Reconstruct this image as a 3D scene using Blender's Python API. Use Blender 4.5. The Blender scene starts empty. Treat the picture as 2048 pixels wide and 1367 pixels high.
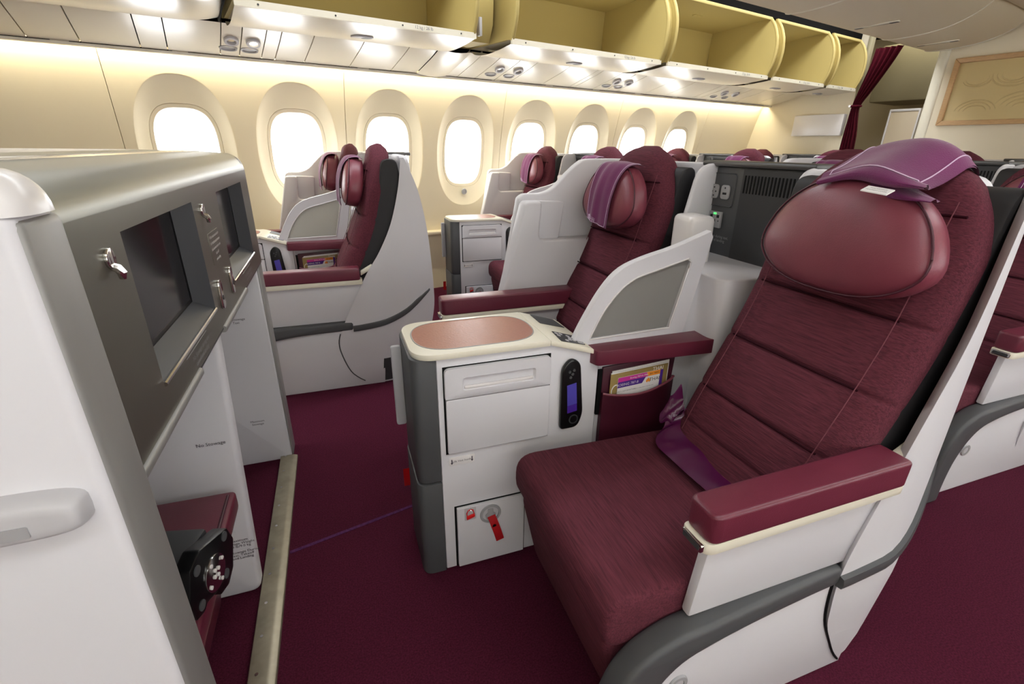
import bpy, bmesh, math, random
from mathutils import Vector, Matrix
import numpy as np

# ------------------------------------------------------------------ camera, light, exposure
S = 0.872                       # design units -> metres
scn = bpy.context.scene
col = scn.collection
EYE = Vector((0, 0, 1.25))
YAW, PIT, ROL = (math.radians(a) for a in (19.87, 22.08, -0.69))
def camera():
    F = Vector((math.sin(YAW)*math.cos(PIT), math.cos(YAW)*math.cos(PIT), -math.sin(PIT)))
    r = Vector((math.cos(YAW), -math.sin(YAW), 0)); d = -r.cross(F)
    r2 = r*math.cos(ROL) + d*math.sin(ROL); d2 = -r*math.sin(ROL) + d*math.cos(ROL)
    cd = bpy.data.cameras.new('camera'); cd.sensor_width = 36; cd.lens = 960/2048*36
    cd.clip_start = 0.01; cd.clip_end = 100
    o = bpy.data.objects.new('camera', cd); col.objects.link(o)
    m = Matrix((( r2.x, -d2.x, -F.x, EYE.x*S), (r2.y, -d2.y, -F.y, EYE.y*S), (r2.z, -d2.z, -F.z, EYE.z*S), (0, 0, 0, 1)))
    o.matrix_world = m
    scn.camera = o
camera()
scn.view_settings.view_transform = 'Standard'; scn.view_settings.look = 'None'
scn.view_settings.gamma = 1; scn.view_settings.use_curve_mapping = False
scn.view_settings.exposure = 0.1
scn.cycles.use_denoising = True
scn.cycles.max_bounces = 10; scn.cycles.diffuse_bounces = 6; scn.cycles.transparent_max_bounces = 12
scn.cycles.sample_clamp_indirect = 6
w = bpy.data.worlds.new('sky'); scn.world = w; w.use_nodes = True
w.node_tree.nodes['Background'].inputs[0].default_value = (0.96, 0.98, 1.0, 1)
w.node_tree.nodes['Background'].inputs[1].default_value = 12.0

# cabin frame: s runs aft along the side wall, d runs inboard from the wall, z up
AX = math.radians(12.78)
TX = Vector((math.cos(AX), math.sin(AX), 0)); MX = Vector((math.sin(AX), -math.cos(AX), 0)); OX = Vector((-.891, 4.080, 0))
def W(s, d, z): return OX + TX*s + MX*d + Vector((0, 0, z))

def area(name, loc, direction, xdir, sx, sy, power, color):
    l = bpy.data.lights.new(name, 'AREA'); l.shape = 'RECTANGLE'; l.size = sx*S; l.size_y = sy*S
    l.energy = power; l.color = color
    o = bpy.data.objects.new(name, l); col.objects.link(o)
    zz = -Vector(direction).normalized(); xx = Vector(xdir).normalized(); yy = zz.cross(xx).normalized()
    o.matrix_world = Matrix(((xx.x, yy.x, zz.x, loc[0]*S), (xx.y, yy.y, zz.y, loc[1]*S), (xx.z, yy.z, zz.z, loc[2]*S), (0, 0, 0, 1)))
    return o
WARM = (1.0, .86, .58); NEUT = (1.0, .98, .98)
# ceiling wash lights over the two aisles and cove lights above the window line
area('aisle_ceiling_light', W(2.2, 1.52, 2.56), (0, 0, -1), TX, 8.0, .25, 60, (.93, .96, 1.0))
area('aisle_ceiling_light', W(2.2, 4.74, 2.56), (0, 0, -1), TX, 8.0, .25, 42, (.92, .96, 1.0))
area('cove_light', W(2.6, .235, 1.775), W(0, -.10, -1)-W(0, 0, 0), TX, 7.2, .03, 24, (1, .90, .66))

area('galley_light', W(7.2, 1.6, 2.58), (0, 0, -1), TX, .8, 1.2, 9, (1, .93, .72))

# ------------------------------------------------------------------ materials
MATS = {}
def mat(name, rgb, rough=.5, metal=0, spec=.5, coat=0, noise=None, bump=None, emit=None, trans=None, sheen=0):
    """noise=(scale, amount, stretch) colour variation; bump=(kind, scale, strength, stretch)"""
    m = bpy.data.materials.new(name); m.use_nodes = True; MATS[name] = m
    nt = m.node_tree; N = nt.nodes; L = nt.links; b = N['Principled BSDF']
    c = tuple((x/255/12.92 if x/255 <= .04045 else ((x/255+.055)/1.055)**2.4) for x in rgb) + (1,)
    b.inputs['Base Color'].default_value = c; b.inputs['Roughness'].default_value = rough
    b.inputs['Metallic'].default_value = metal; b.inputs['Specular IOR Level'].default_value = spec
    b.inputs['Coat Weight'].default_value = coat; b.inputs['Coat Roughness'].default_value = .15
    if sheen: b.inputs['Sheen Weight'].default_value = sheen; b.inputs['Sheen Roughness'].default_value = .5
    tc = N.new('ShaderNodeTexCoord')
    def mapped(stretch):
        mp = N.new('ShaderNodeMapping'); mp.inputs['Scale'].default_value = stretch
        L.new(tc.outputs['Object'], mp.inputs[0]); return mp.outputs[0]
    if noise:
        sc, am, st = noise
        n = N.new('ShaderNodeTexNoise'); n.inputs['Scale'].default_value = sc; n.inputs['Detail'].default_value = 3
        L.new(mapped(st), n.inputs[0])
        mr = N.new('ShaderNodeMapRange'); mr.inputs[1].default_value = .3; mr.inputs[2].default_value = .7
        mr.inputs[3].default_value = 1-am; mr.inputs[4].default_value = 1+am
        L.new(n.outputs[0], mr.inputs[0])
        mx = N.new('ShaderNodeMix'); mx.data_type = 'RGBA'; mx.blend_type = 'MULTIPLY'; mx.inputs[0].default_value = 1
        mx.inputs[6].default_value = c; L.new(mr.outputs[0], mx.inputs[7]); L.new(mx.outputs[2], b.inputs['Base Color'])
    if bump:
        kind, sc, stg, st = bump
        if kind == 'noise':
            n = N.new('ShaderNodeTexNoise'); n.inputs['Scale'].default_value = sc; n.inputs['Detail'].default_value = 2; o = n.outputs[0]
        elif kind == 'voronoi':
            n = N.new('ShaderNodeTexVoronoi'); n.inputs['Scale'].default_value = sc; o = n.outputs[0]
        else:
            n = N.new('ShaderNodeTexWave'); n.inputs['Scale'].default_value = sc; n.inputs['Distortion'].default_value = 6
            n.inputs['Detail Scale'].default_value = 1.2; o = n.outputs[0]
        L.new(mapped(st), n.inputs[0])
        bp = N.new('ShaderNodeBump'); bp.inputs['Strength'].default_value = stg; bp.inputs['Distance'].default_value = .004
        L.new(o, bp.inputs['Height']); L.new(bp.outputs[0], b.inputs['Normal'])
    if emit: b.inputs['Emission Color'].default_value = c; b.inputs['Emission Strength'].default_value = emit
    if trans:
        tr = N.new('ShaderNodeBsdfTransparent'); tr.inputs[0].default_value = (1, 1, 1, 1); ms = N.new('ShaderNodeMixShader'); ms.inputs[0].default_value = trans
        out = [n for n in N if n.type == 'OUTPUT_MATERIAL'][0]
        L.new(b.outputs[0], ms.inputs[1]); L.new(tr.outputs[0], ms.inputs[2]); L.new(ms.outputs[0], out.inputs[0])
    return m
mat('carpet', (76, 25, 44), .95, spec=.1, noise=(260, .35, (1, 1, 1)), bump=('noise', 700, .5, (1, 1, 1)))
mat('carpet_seam', (84, 44, 84), .9, spec=.1, noise=(120, .3, (1, 1, 1)))
mat('fabric', (93, 43, 55), .85, spec=.22, noise=(34, .30, (9, .5, 9)), bump=('noise', 60, .45, (9, .5, 9)))
mat('fabric_across', (93, 43, 55), .85, spec=.22, noise=(34, .30, (9, .5, 9)), bump=('noise', 60, .45, (9, .5, 9)))
mat('leather', (124, 58, 72), .38, spec=.5, noise=(8, .10, (1, 1, 1)), bump=('voronoi', 420, .06, (1, 1, 1)))
mat('leather_arm', (104, 40, 57), .36, spec=.5, noise=(8, .08, (1, 1, 1)), bump=('voronoi', 420, .06, (1, 1, 1)))
mat('leather_dark', (70, 22, 38), .42, spec=.45, noise=(9, .12, (1, 1, 1)), bump=('voronoi', 420, .06, (1, 1, 1)))
mat('seam', (50, 20, 28), .95, spec=.05)
mat('stitching', (112, 54, 66), .8)
mat('white_plastic', (212, 211, 215), .42, spec=.4, noise=(3, .02, (1, 1, 1)))
mat('white_gloss', (224, 221, 220), .25, spec=.5)
mat('light_grey', (186, 185, 188), .45, spec=.4)
mat('cream', (226, 221, 203), .33, spec=.45)
mat('grey_plastic', (76, 77, 79), .45, spec=.4, noise=(5, .04, (1, 1, 1)))
mat('dark_grey', (58, 59, 61), .5, spec=.35)
mat('socket_grey', (158, 158, 160), .4)
mat('black_plastic', (14, 14, 15), .3, spec=.5)
mat('black_matte', (9, 9, 9), .7, spec=.2)
mat('liner', (42, 41, 43), .6, spec=.3)
mat('silver', (128, 127, 118), .34, metal=.75, noise=(2, .05, (1, 1, 1)))
mat('silver_dark', (92, 92, 92), .4, metal=.6)
mat('brushed_edge', (150, 149, 146), .45, metal=.35, noise=(14, .06, (1, 1, .3)))
mat('floor_metal', (160, 152, 132), .42, metal=.7, noise=(30, .12, (1, 1, 1)))
mat('chrome', (220, 218, 215), .15, metal=1)
mat('screen_glass', (30, 28, 30), .12, spec=.6)
mat('bezel', (62, 64, 68), .4, spec=.4)
mat('bin_inside', (178, 160, 100), .6, spec=.3)  # warm reflected light on the cream linings is mixed into this colour
mat('bin_outer', (228, 223, 208), .27, spec=.4)
mat('wall_paint', (226, 216, 190), .55, spec=.3)
mat('window_reveal', (226, 218, 196), .5, spec=.3)
mat('window_frame', (222, 213, 190), .45)
mat('pane', (240, 245, 248), .05, spec=.5, trans=.93)
mat('frosted', (112, 110, 105), .24, spec=.8, trans=.12)
mat('ceiling', (214, 204, 182), .6)
fz = MATS['frosted'].node_tree; tl = fz.nodes.new('ShaderNodeBsdfTranslucent'); tl.inputs[0].default_value = (.9, .9, .88, 1)
for n_ in fz.nodes:
    if n_.type == 'MIX_SHADER': n_.inputs[0].default_value = .5; fz.links.new(tl.outputs[0], n_.inputs[2])
mat('gap', (10, 9, 8), .9, spec=.1)
mat('bulkhead', (222, 212, 188), .55)
mat('oak', (188, 152, 108), .45, noise=(30, .12, (1, 1, 8)))
mat('art_panel', (196, 176, 128), .3, spec=.5, bump=('wave', 3.2, .9, (1, 1, 1)))
mat('curtain', (72, 8, 24), .85, spec=.15, noise=(40, .15, (1, 1, 1)))
mat('galley_grey', (150, 141, 112), .6)
mat('galley_panel', (214, 198, 170), .5)
mat('tray_leather', (158, 98, 78), .32, spec=.5, noise=(70, .10, (1, 6, 1)), bump=('noise', 160, .18, (1, 3, 1)))
mat('purple_cloth', (106, 32, 86), .8, spec=.2, noise=(14, .08, (1, 1, 1)), bump=('noise', 500, .2, (1, 1, 1)), sheen=.3)
mat('purple_satin', (82, 20, 66), .26, spec=.6, noise=(12, .1, (1, 1, 1)))
mat('thread', (206, 180, 206), .8)
mat('paper_white', (236, 234, 232), .6)
mat('paper_gold', (150, 128, 76), .35, noise=(10, .15, (1, 1, 1)))
mat('print_purple', (74, 36, 136), .5)
mat('print_pink', (206, 52, 152), .5)
mat('print_orange', (240, 148, 40), .5)
mat('print_dark', (40, 34, 48), .6)
mat('print_grey', (120, 120, 124), .6)
mat('red_tag', (176, 20, 26), .5, noise=(20, .1, (1, 1, 1)))
mat('red_plastic', (216, 34, 34), .35)
mat('handset_screen', (70, 62, 150), .4, emit=.14)
mat('handset_screen_low', (62, 32, 130), .4, emit=.14)
mat('led_green', (80, 230, 110), .4, emit=1.5)
mat('lamp_glass', (255, 244, 214), .3, emit=2.5)
mat('vent_shadow', (26, 26, 27), .8)

# ------------------------------------------------------------------ mesh helpers
class MB:
    def __init__(s): s.v = []; s.f = []
    def add(s, V, Fc):
        o = len(s.v); s.v += [tuple(p) for p in V]; s.f += [tuple(i+o for i in q) for q in Fc]; return s
    def frombm(s, bm):
        bm.verts.index_update()
        return s.add([v.co[:] for v in bm.verts], [[v.index for v in f.verts] for f in bm.faces])
    def solid(s, V, Fc, b=0, seg=2, ang=.5):
        bm = bmesh.new(); vs = [bm.verts.new(p) for p in V]
        for q in Fc:
            try: bm.faces.new([vs[i] for i in q])
            except ValueError: pass
        bmesh.ops.recalc_face_normals(bm, faces=bm.faces)
        if b:
            E = [e for e in bm.edges if len(e.link_faces) == 2 and e.calc_face_angle(0) > ang]
            bmesh.ops.bevel(bm, geom=E, offset=b, segments=seg, affect='EDGES', profile=.5, clamp_overlap=True)
        s.frombm(bm); bm.free(); return s
    def box(s, x0, x1, y0, y1, z0, z1, b=0, seg=2, fn=None):
        V = [(x, y, z) for x in (x0, x1) for y in (y0, y1) for z in (z0, z1)]
        if fn: V = [fn(*p) for p in V]
        return s.solid(V, [(0, 1, 3, 2), (4, 6, 7, 5), (0, 4, 5, 1), (2, 3, 7, 6), (0, 2, 6, 4), (1, 5, 7, 3)], b, seg)
    def prism(s, poly, axis, lo, hi, b=0, seg=2, fn=None, ang=.5):
        def P(a, c, h):
            p = {'y': (a, h, c), 'x': (h, a, c), 'z': (a, c, h)}[axis]
            return fn(*p) if fn else p
        n = len(poly)
        lo_ = lo if callable(lo) else (lambda a, c: lo); hi_ = hi if callable(hi) else (lambda a, c: hi)
        V = [P(a, c, lo_(a, c)) for a, c in poly] + [P(a, c, hi_(a, c)) for a, c in poly]
        Fc = [tuple(range(n)), tuple(range(2*n-1, n-1, -1))] + [(i, (i+1) % n, n+(i+1) % n, n+i) for i in range(n)]
        return s.solid(V, Fc, b, seg, ang)
    def loft(s, loops, closed=True, cap=True):
        n = len(loops[0]); V = [p for l in loops for p in l]; Fc = []
        for i in range(len(loops)-1):
            for j in range(n if closed else n-1):
                k = (j+1) % n; Fc.append((i*n+j, i*n+k, (i+1)*n+k, (i+1)*n+j))
        if cap and closed: Fc += [tuple(range(n-1, -1, -1)), tuple(range((len(loops)-1)*n, len(loops)*n))]
        return s.add(V, Fc)
    def tube(s, path, r, n=8, cap=True, closedpath=False):
        P = [Vector(p) for p in path]; loops = []
        up = Vector((0.13, 0.21, .97))
        for i, p in enumerate(P):
            a = P[i-1] if (i > 0 or closedpath) else p; c = P[(i+1) % len(P)] if (i < len(P)-1 or closedpath) else p
            t = (c-a).normalized(); u = up.cross(t)
            if u.length < 1e-3: u = Vector((1, 0, 0)).cross(t)
            u.normalize(); v = t.cross(u); rr = r[i] if isinstance(r, (list, tuple)) else r
            loops.append([p + (u*math.cos(2*math.pi*k/n) + v*math.sin(2*math.pi*k/n))*rr for k in range(n)])
        if closedpath: loops.append(loops[0])
        return s.loft(loops, True, cap and not closedpath)
    def cyl(s, c, ax, r, h, n=24, b=0, r2=None):
        c = Vector(c); t = Vector(ax).normalized(); u = Vector((0.3, .2, .93)).cross(t).normalized(); v = t.cross(u)
        r2 = r if r2 is None else r2
        ring = lambda q, rr: [q + (u*math.cos(2*math.pi*k/n) + v*math.sin(2*math.pi*k/n))*rr for k in range(n)]
        V = ring(c, r) + ring(c+t*h, r2)
        return s.solid(V, [tuple(range(n)), tuple(range(2*n-1, n-1, -1))] + [(i, (i+1) % n, n+(i+1) % n, n+i) for i in range(n)], b, 2)
    def ring(s, c, ax, ro, ri, h, n=28, b=0, sx=1):
        c = Vector(c); t = Vector(ax).normalized(); u = Vector((0.0, .0, 1)).cross(t)
        if u.length < 1e-3: u = Vector((1, 0, 0))
        u.normalize(); v = t.cross(u)
        q = lambda rr, hh: [c + t*hh + (u*math.cos(2*math.pi*k/n)*sx + v*math.sin(2*math.pi*k/n))*rr for k in range(n)]
        return s.loft([q(ri, 0), q(ro, 0), q(ro, h*.6), q((ro*.85+ri*.15), h), q(ri, h), q(ri, 0)], True, False)
    def grid(s, fn, us, vs):
        V = [fn(u, v) for u in us for v in vs]; n = len(vs)
        return s.add(V, [(i*n+j, i*n+j+1, (i+1)*n+j+1, (i+1)*n+j) for i in range(len(us)-1) for j in range(n-1)])

def lin(a, b, n): return [a+(b-a)*i/(n-1) for i in range(n)]
def interp(tab, x):
    xs = [p[0] for p in tab]
    if x <= xs[0]: return tab[0][1]
    for (a, ya), (b, yb) in zip(tab, tab[1:]):
        if x <= b: return ya+(yb-ya)*(x-a)/(b-a)
    return tab[-1][1]
def smooth_tab(tab, n=60):
    """Catmull-Rom resampling of a list of 2D points"""
    P = [np.array(p, float) for p in tab]; P = [2*P[0]-P[1]] + P + [2*P[-1]-P[-2]]; out = []
    m = len(tab)-1
    for i in range(n):
        t = i/(n-1)*m; k = min(int(t), m-1); t -= k; a, b, c, d = P[k:k+4]
        out.append(tuple(.5*((2*b)+(-a+c)*t+(2*a-5*b+4*c-d)*t*t+(-a+3*b-3*c+d)*t**3)))
    return out
def roundpoly(pts, r, n=5):
    out = []; k = len(pts)
    for i in range(k):
        p = Vector(pts[i]); a = Vector(pts[i-1]); c = Vector(pts[(i+1) % k]); rr = r[i] if isinstance(r, (list, tuple)) else r
        if rr <= 0: out.append(tuple(p)); continue
        u = (a-p); v = (c-p); l = min(rr, u.length*.49, v.length*.49); u = p+u.normalized()*l; v = p+v.normalized()*l
        for j in range(n+1):
            t = j/n; out.append(tuple(u*(1-t)**2 + p*2*t*(1-t) + v*t*t))
    return out
def rrect(a0, a1, b0, b1, r, n=5): return roundpoly([(a0, b0), (a1, b0), (a1, b1), (a0, b1)], r, n)
def superell(hw, hh, p, n, ph=0):
    out = []
    for k in range(n):
        a = 2*math.pi*k/n+ph; c, s_ = math.cos(a), math.sin(a)
        out.append((hw*math.copysign(abs(c)**(2/p), c), hh*math.copysign(abs(s_)**(2/p), s_)))
    return out

BASE = {}
def put(o, base, parent=None):
    BASE[o.name] = Vector(base)
    o.location = (Vector(base) - (BASE[parent.name] if parent else Vector((0, 0, 0))))*S
    if parent: o.parent = parent
def thing(name, base, label, cat, group=None):
    o = bpy.data.objects.new(name, None); col.objects.link(o); o.empty_display_size = .05
    put(o, base); o['label'] = label; o['category'] = cat
    if group: o['group'] = group
    return o
def tag(o, label, cat, group=None):
    o['label'] = label; o['category'] = cat
    if group: o['group'] = group
    return o
def obj(name, mb, m, parent=None, smooth=38, kind=None, label=None, weld=False):
    me = bpy.data.meshes.new(name)
    V = np.array(mb.v, float)
    if parent: base = BASE[parent.name]
    else:
        lo, hi = V.min(0), V.max(0); base = Vector(((lo[0]+hi[0])/2, (lo[1]+hi[1])/2, lo[2]))
    me.from_pydata(((V-np.array(base))*S).tolist(), [], mb.f)
    bm = bmesh.new(); bm.from_mesh(me)
    if weld: bmesh.ops.remove_doubles(bm, verts=bm.verts, dist=1e-5)
    bmesh.ops.recalc_face_normals(bm, faces=bm.faces); bm.to_mesh(me); bm.free()
    me.materials.append(MATS[m]); me.shade_smooth(); me.set_sharp_from_angle(angle=math.radians(smooth))
    o = bpy.data.objects.new(name, me); col.objects.link(o)
    if parent: put(o, base, parent)
    else: put(o, base)
    if kind: o['kind'] = kind
    if label: o['label'] = label
    return o
def copy_tree(o, off, parent=None, **kw):
    c = o.copy(); col.objects.link(c)
    if parent: c.parent = parent
    else: c.location = o.location + Vector(off)*S; BASE[c.name] = BASE[o.name]+Vector(off)
    for k, v in kw.items(): c[k] = v
    for ch in o.children: copy_tree(ch, off, c)
    return c
FONT = {}
def text(mb, string, size, org, xd, yd, lift=None):
    cu = bpy.data.curves.new('t', 'FONT'); cu.body = string; cu.size = size; cu.align_x = 'CENTER'; cu.align_y = 'CENTER'
    cu.resolution_u = 2
    ob = bpy.data.objects.new('t', cu); me = bpy.data.meshes.new_from_object(ob)
    org, xd, yd = Vector(org), Vector(xd).normalized(), Vector(yd).normalized()
    mb.add([org + xd*v.co.x + yd*v.co.y for v in me.vertices], [tuple(p.vertices) for p in me.polygons])
    bpy.data.objects.remove(ob); bpy.data.curves.remove(cu); bpy.data.meshes.remove(me)
    return mb
def ww(s, d, z): return tuple(W(s, d, z))

# ------------------------------------------------------------------ the shell of the cabin
def struct(name, mb, m, parent=None, **k):
    o = obj(name, mb, m, parent, **k)
    if not parent: o['kind'] = 'structure'
    return o
DW = smooth_tab([(0, .05), (.35, .015), (.62, .0), (.93, .015), (1.2, .045), (1.46, .10), (1.66, .155), (1.80, .205)], 80)
def dw(z): return interp(DW, z)
S0, S1, DMAX = -2.3, 6.25, 6.3
struct('floor', MB().box(S0, 8.1, 0, DMAX, -.04, 0, fn=ww), 'carpet')
# seam in the carpet across the foot space
struct('trim_1', MB().box(-.25, 6, 0, 1, 0, 1, fn=lambda x, y, z: tuple(Vector((-.272, 1.381, 0)) + TX*(0 if x < 0 else 2.6) + MX*(.012*(y-.5)) + Vector((0, 0, .0015*z)))), 'carpet_seam')

WIN = [(.70*n, 1.198) for n in range(8)]
OVW, OVH, GLW, GLH = .285, .457, .178, .264
def wall_cell(mb, s0, s1, z0, z1, cs, cz, hw, hh, p, P, nr=5):
    ang = sorted([2*math.pi*k/64 for k in range(64)] + [math.atan2(z-cz, x-cs) % (2*math.pi) for x in (s0, s1) for z in (z0, z1)])
    loops = []
    for i in range(nr+1):
        t = i/nr; L = []
        for a in ang:
            c, s_ = math.cos(a), math.sin(a)
            r = (abs(c/hw)**p + abs(s_/hh)**p)**(-1/p)
            R = min(((s1-cs)/c if c > 1e-9 else (s0-cs)/c if c < -1e-9 else 1e9), ((z1-cz)/s_ if s_ > 1e-9 else (z0-cz)/s_ if s_ < -1e-9 else 1e9))
            q = r+(R-r)*t; L.append(P(cs+q*c, cz+q*s_))
        loops.append(L)
    mb.loft(loops, True, False)
ZA, ZB = .62, 1.80
wall = MB().grid(lambda s, z: ww(s, dw(z), z), lin(S0, S1, 20), lin(0, ZA, 8))
wall.box(S0, S1, -.02, .075, .50, .535, b=.01, fn=ww)
wall_l = struct('wall_left', wall, 'wall_paint', smooth=60)
bounds = [(S0, -1.75), (-1.75, -.35), (-.35, 1.05), (1.05, 2.45), (2.45, 3.85), (3.85, 5.25), (5.25, S1)]
for a, b in bounds:
    mb = MB(); a += .0018; b -= .0018
    ws = [c for c in WIN if a < c[0] < b]
    if not ws: mb.grid(lambda s, z: ww(s, dw(z), z), lin(a, b, 8), lin(ZA, ZB, 14))
    else:
        cuts = [a] + [(ws[i][0]+ws[i+1][0])/2 for i in range(len(ws)-1)] + [b]
        for (cs, cz), u, v in zip(ws, cuts, cuts[1:]):
            wall_cell(mb, u, v, ZA, ZB, cs, cz, OVW, OVH, 2.35, lambda s, z: ww(s, dw(z), z))
    for q in (a, b):      # returned edge
        mb.grid(lambda e, z: ww(q, dw(z)-e, z), [0, .03], lin(ZA, ZB, 14))
    obj('wall_panel', mb, 'wall_paint', wall_l, smooth=60)
struct('trim_2', MB().grid(lambda s, z: ww(s, dw(z)-.032, z), lin(S0, S1, 3), lin(ZA, ZA+.10, 3)), 'gap')
for n, (cs, cz) in enumerate(WIN):
    def lp(hw, hh, p, dep):
        return [ww(cs+a, dw(cz+c)-dep, cz+c) for a, c in superell(hw, hh, p, 64)]
    mb = MB().loft([lp(OVW+.018, OVH+.018, 2.35, .014), lp(OVW+.001, OVH+.001, 2.35, .003), lp(OVW-.006, OVH-.006, 2.35, .006), lp(.265, .42, 2.4, .018), lp(.235, .36, 2.6, .036), lp(.207, .295, 3.0, .048)], True, False)
    wo = struct('window_%d' % (n+1), mb, 'window_reveal', smooth=60)
    fr = MB().loft([lp(.207, .295, 3.0, .048), lp(.205, .293, 3.0, .054), lp(.203, .291, 3.0, .050), lp(.182, .268, 3.1, .056), lp(.178, .264, 3.1, .075), lp(.178, .264, 3.1, .095)], True, False)
    obj('window_frame', fr, 'window_frame', wo, smooth=50)
    pn = MB(); pn.loft([lp(.179, .265, 3.1, .088), lp(.179, .265, 3.1, .092)], True, True); obj('pane', pn, 'pane', wo)
    kn = MB(); q = ww(cs, dw(.862)-.026, .862); kn.ring(q, MX, .027, .017, .010); kn.cyl(q, MX, .016, .006, b=.002)
    obj('dimmer_button', kn, 'socket_grey', wo)

# opposite side wall with its windows, far enough off to stay behind the camera
mb = MB().grid(lambda s, z: ww(s, DMAX-dw(z), z), lin(S0, S1, 12), lin(0, ZA, 6))
for n in range(-3, 9):
    wall_cell(mb, .7*n-.35, .7*n+.35, ZA, ZB, .7*n, 1.198, .155, .235, 3, lambda s, z: ww(s, DMAX-dw(z), z), 3)  # unseen openings made narrower to cut the daylight from this side
mb.grid(lambda s, z: ww(s, DMAX-dw(z), z), lin(5.95, S1, 3), lin(ZA, ZB, 6))
mb.box(S0, S1, DMAX-1.3, DMAX-.15, 1.86, 2.4, fn=ww)
struct('wall_right', mb, 'wall_paint', smooth=60)
struct('wall_front', MB().box(S0-.05, S0, 0, DMAX, 0, 2.75, fn=ww), 'bulkhead')
# ceiling: high over the aisles, a dropped panel over the centre
c = MB().box(S0, 8.1, 0, DMAX, 2.62, 2.68, fn=ww)
ceil = struct('ceiling', c, 'ceiling')
obj('ceiling_panel', MB().box(S0, S1, 2.52, 3.74, 2.31, 2.35, b=.012, fn=ww), 'ceiling', ceil)
for sx in (-.8, .4, 1.6, 2.8, 4.0, 5.2):
    obj('ceiling_groove', MB().box(sx, sx+.008, 2.53, 3.73, 2.307, 2.311, fn=ww), 'galley_grey', ceil)
struct('trim_3', MB().box(S0, S1, .70, 1.16, 2.34, 2.62, fn=ww), 'gap')          # housing above the side bins, coloured black for the shade in the gap

# service rail under the side bins: one panel after another
PS = smooth_tab([(.285, 1.757), (.37, 1.775), (.48, 1.80), (.60, 1.828), (.72, 1.862)], 12)
rail = struct('trim_4', MB().box(S0, S1, .262, .300, 1.742, 1.760, b=.004, fn=ww), 'bin_outer')
pcuts = [-2.2, -1.4, -.95, -.62, -.40, -.13, .0, .27, .375, .50, .58, .76, 1.06, 1.36, 1.56]
pcuts2 = [1.80, 1.90, 2.06, 2.24, 2.40, 2.72, 3.02, 3.08, 3.30, 3.46, 3.60, 3.98, 4.28, 4.70, 4.82, 5.05, 5.22, 5.45, 5.85, 6.22]
lamps = [(.322, 0), (.437, 0), (2.15, 0), (2.32, 0), (3.38, 0), (3.53, 0), (4.94, 0), (5.13, 0)]
for cuts in (pcuts, pcuts2):
    for a, b in zip(cuts, cuts[1:]):
        mb = MB().grid(lambda s, k: ww(s, PS[int(k)][0], PS[int(k)][1]), [a+.003, (a+b)/2, b-.003], range(12))
        for q in (a+.003, b-.003): mb.grid(lambda e, k: ww(q, PS[int(k)][0]-e*.2, PS[int(k)][1]+e), [0, .02], range(12))
        obj('service_panel', mb, 'bin_outer', rail, smooth=60)
obj('rail_backing', MB().grid(lambda s, k: ww(s, PS[int(k)][0]-.006, PS[int(k)][1]+.022), [S0, S1], range(12)), 'gap', rail)
# bridge piece between the two runs
mb = MB().grid(lambda s, k: ww(s, PS[int(k)][0]+.02, PS[int(k)][1]-.014*math.sin(math.pi*(s-1.56)/.24)), lin(1.56, 1.80, 7), range(12))
mb.grid(lambda s, k: ww(s, .30-k, 1.745-.01*math.sin(math.pi*(s-1.56)/.24)), lin(1.56, 1.80, 7), [0, .05])
obj('bridge_cover', mb, 'bin_outer', rail, smooth=60)
for a in [x*.55-2.1 for x in range(15)]:
    if 1.3 < a < 1.6: continue
    obj('light_slot', MB().box(a, a+.47, .284, .302, 1.7575, 1.7635, fn=ww), 'gap', rail)
PN = (W(0, 1, -2.35)-W(0, 0, 0)).normalized()     # outward normal of the service panels
for s_, _ in lamps:
    q = W(s_, .545, 1.812); lr = MB().ring(q, PN, .042, .026, .016, sx=.95)
    h = obj('reading_light', lr, 'light_grey', rail); obj('lens', MB().cyl(q-PN*.002, PN, .026, .008), 'lamp_glass' if s_ in (.437,) else 'chrome', h)
    q2 = W(s_-.012, .425, 1.785); sb = MB().loft([[q2+TX*a*1.0+(PN.cross(TX)).normalized()*c+PN*hh for a, c in superell(w_, w_*.55, 2.3, 24)] for w_, hh in ((.050, -.002), (.048, .005), (.040, .004), (.036, -.001))], True, True)
    obj('light_switch', sb, 'socket_grey', rail)

# aft bulkheads, aisle opening and what lies behind it
mb = MB().box(S1, S1+.05, 0, 1.25, 0, 2.62, fn=ww)
bk = struct('wall_back', mb, 'bulkhead')
struct('trim_5', MB().box(S1-.012, S1+.06, 1.235, 1.275, 0, 2.62, b=.01, fn=ww), 'galley_grey')
mb = MB().box(S1, S1+.06, 1.97, 4.33, 0, 2.62, fn=ww)
struct('wall_back_centre', mb, 'bulkhead')
struct('trim_6', MB().prism(rrect(1.885, 1.985, S1-.02, S1+.09, .045, 6), 'z', 0, 2.62, fn=lambda x, y, z: ww(y, x, z)), 'cream')
struct('wall_back_right', MB().box(S1, S1+.05, 5.05, DMAX, 0, 2.62, fn=ww), 'bulkhead')
struct('wall_galley', MB().box(8.0, 8.05, 0, DMAX, 0, 2.62, fn=ww), 'bulkhead')
cbx = obj('cover_box', MB().box(S1-.07, S1-.001, .655, 1.205, 1.41, 1.632, b=.008, fn=ww), 'white_gloss')
tag(cbx, 'flat beige box fixed to the rear partition beside the curtain', 'panel')

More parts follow.
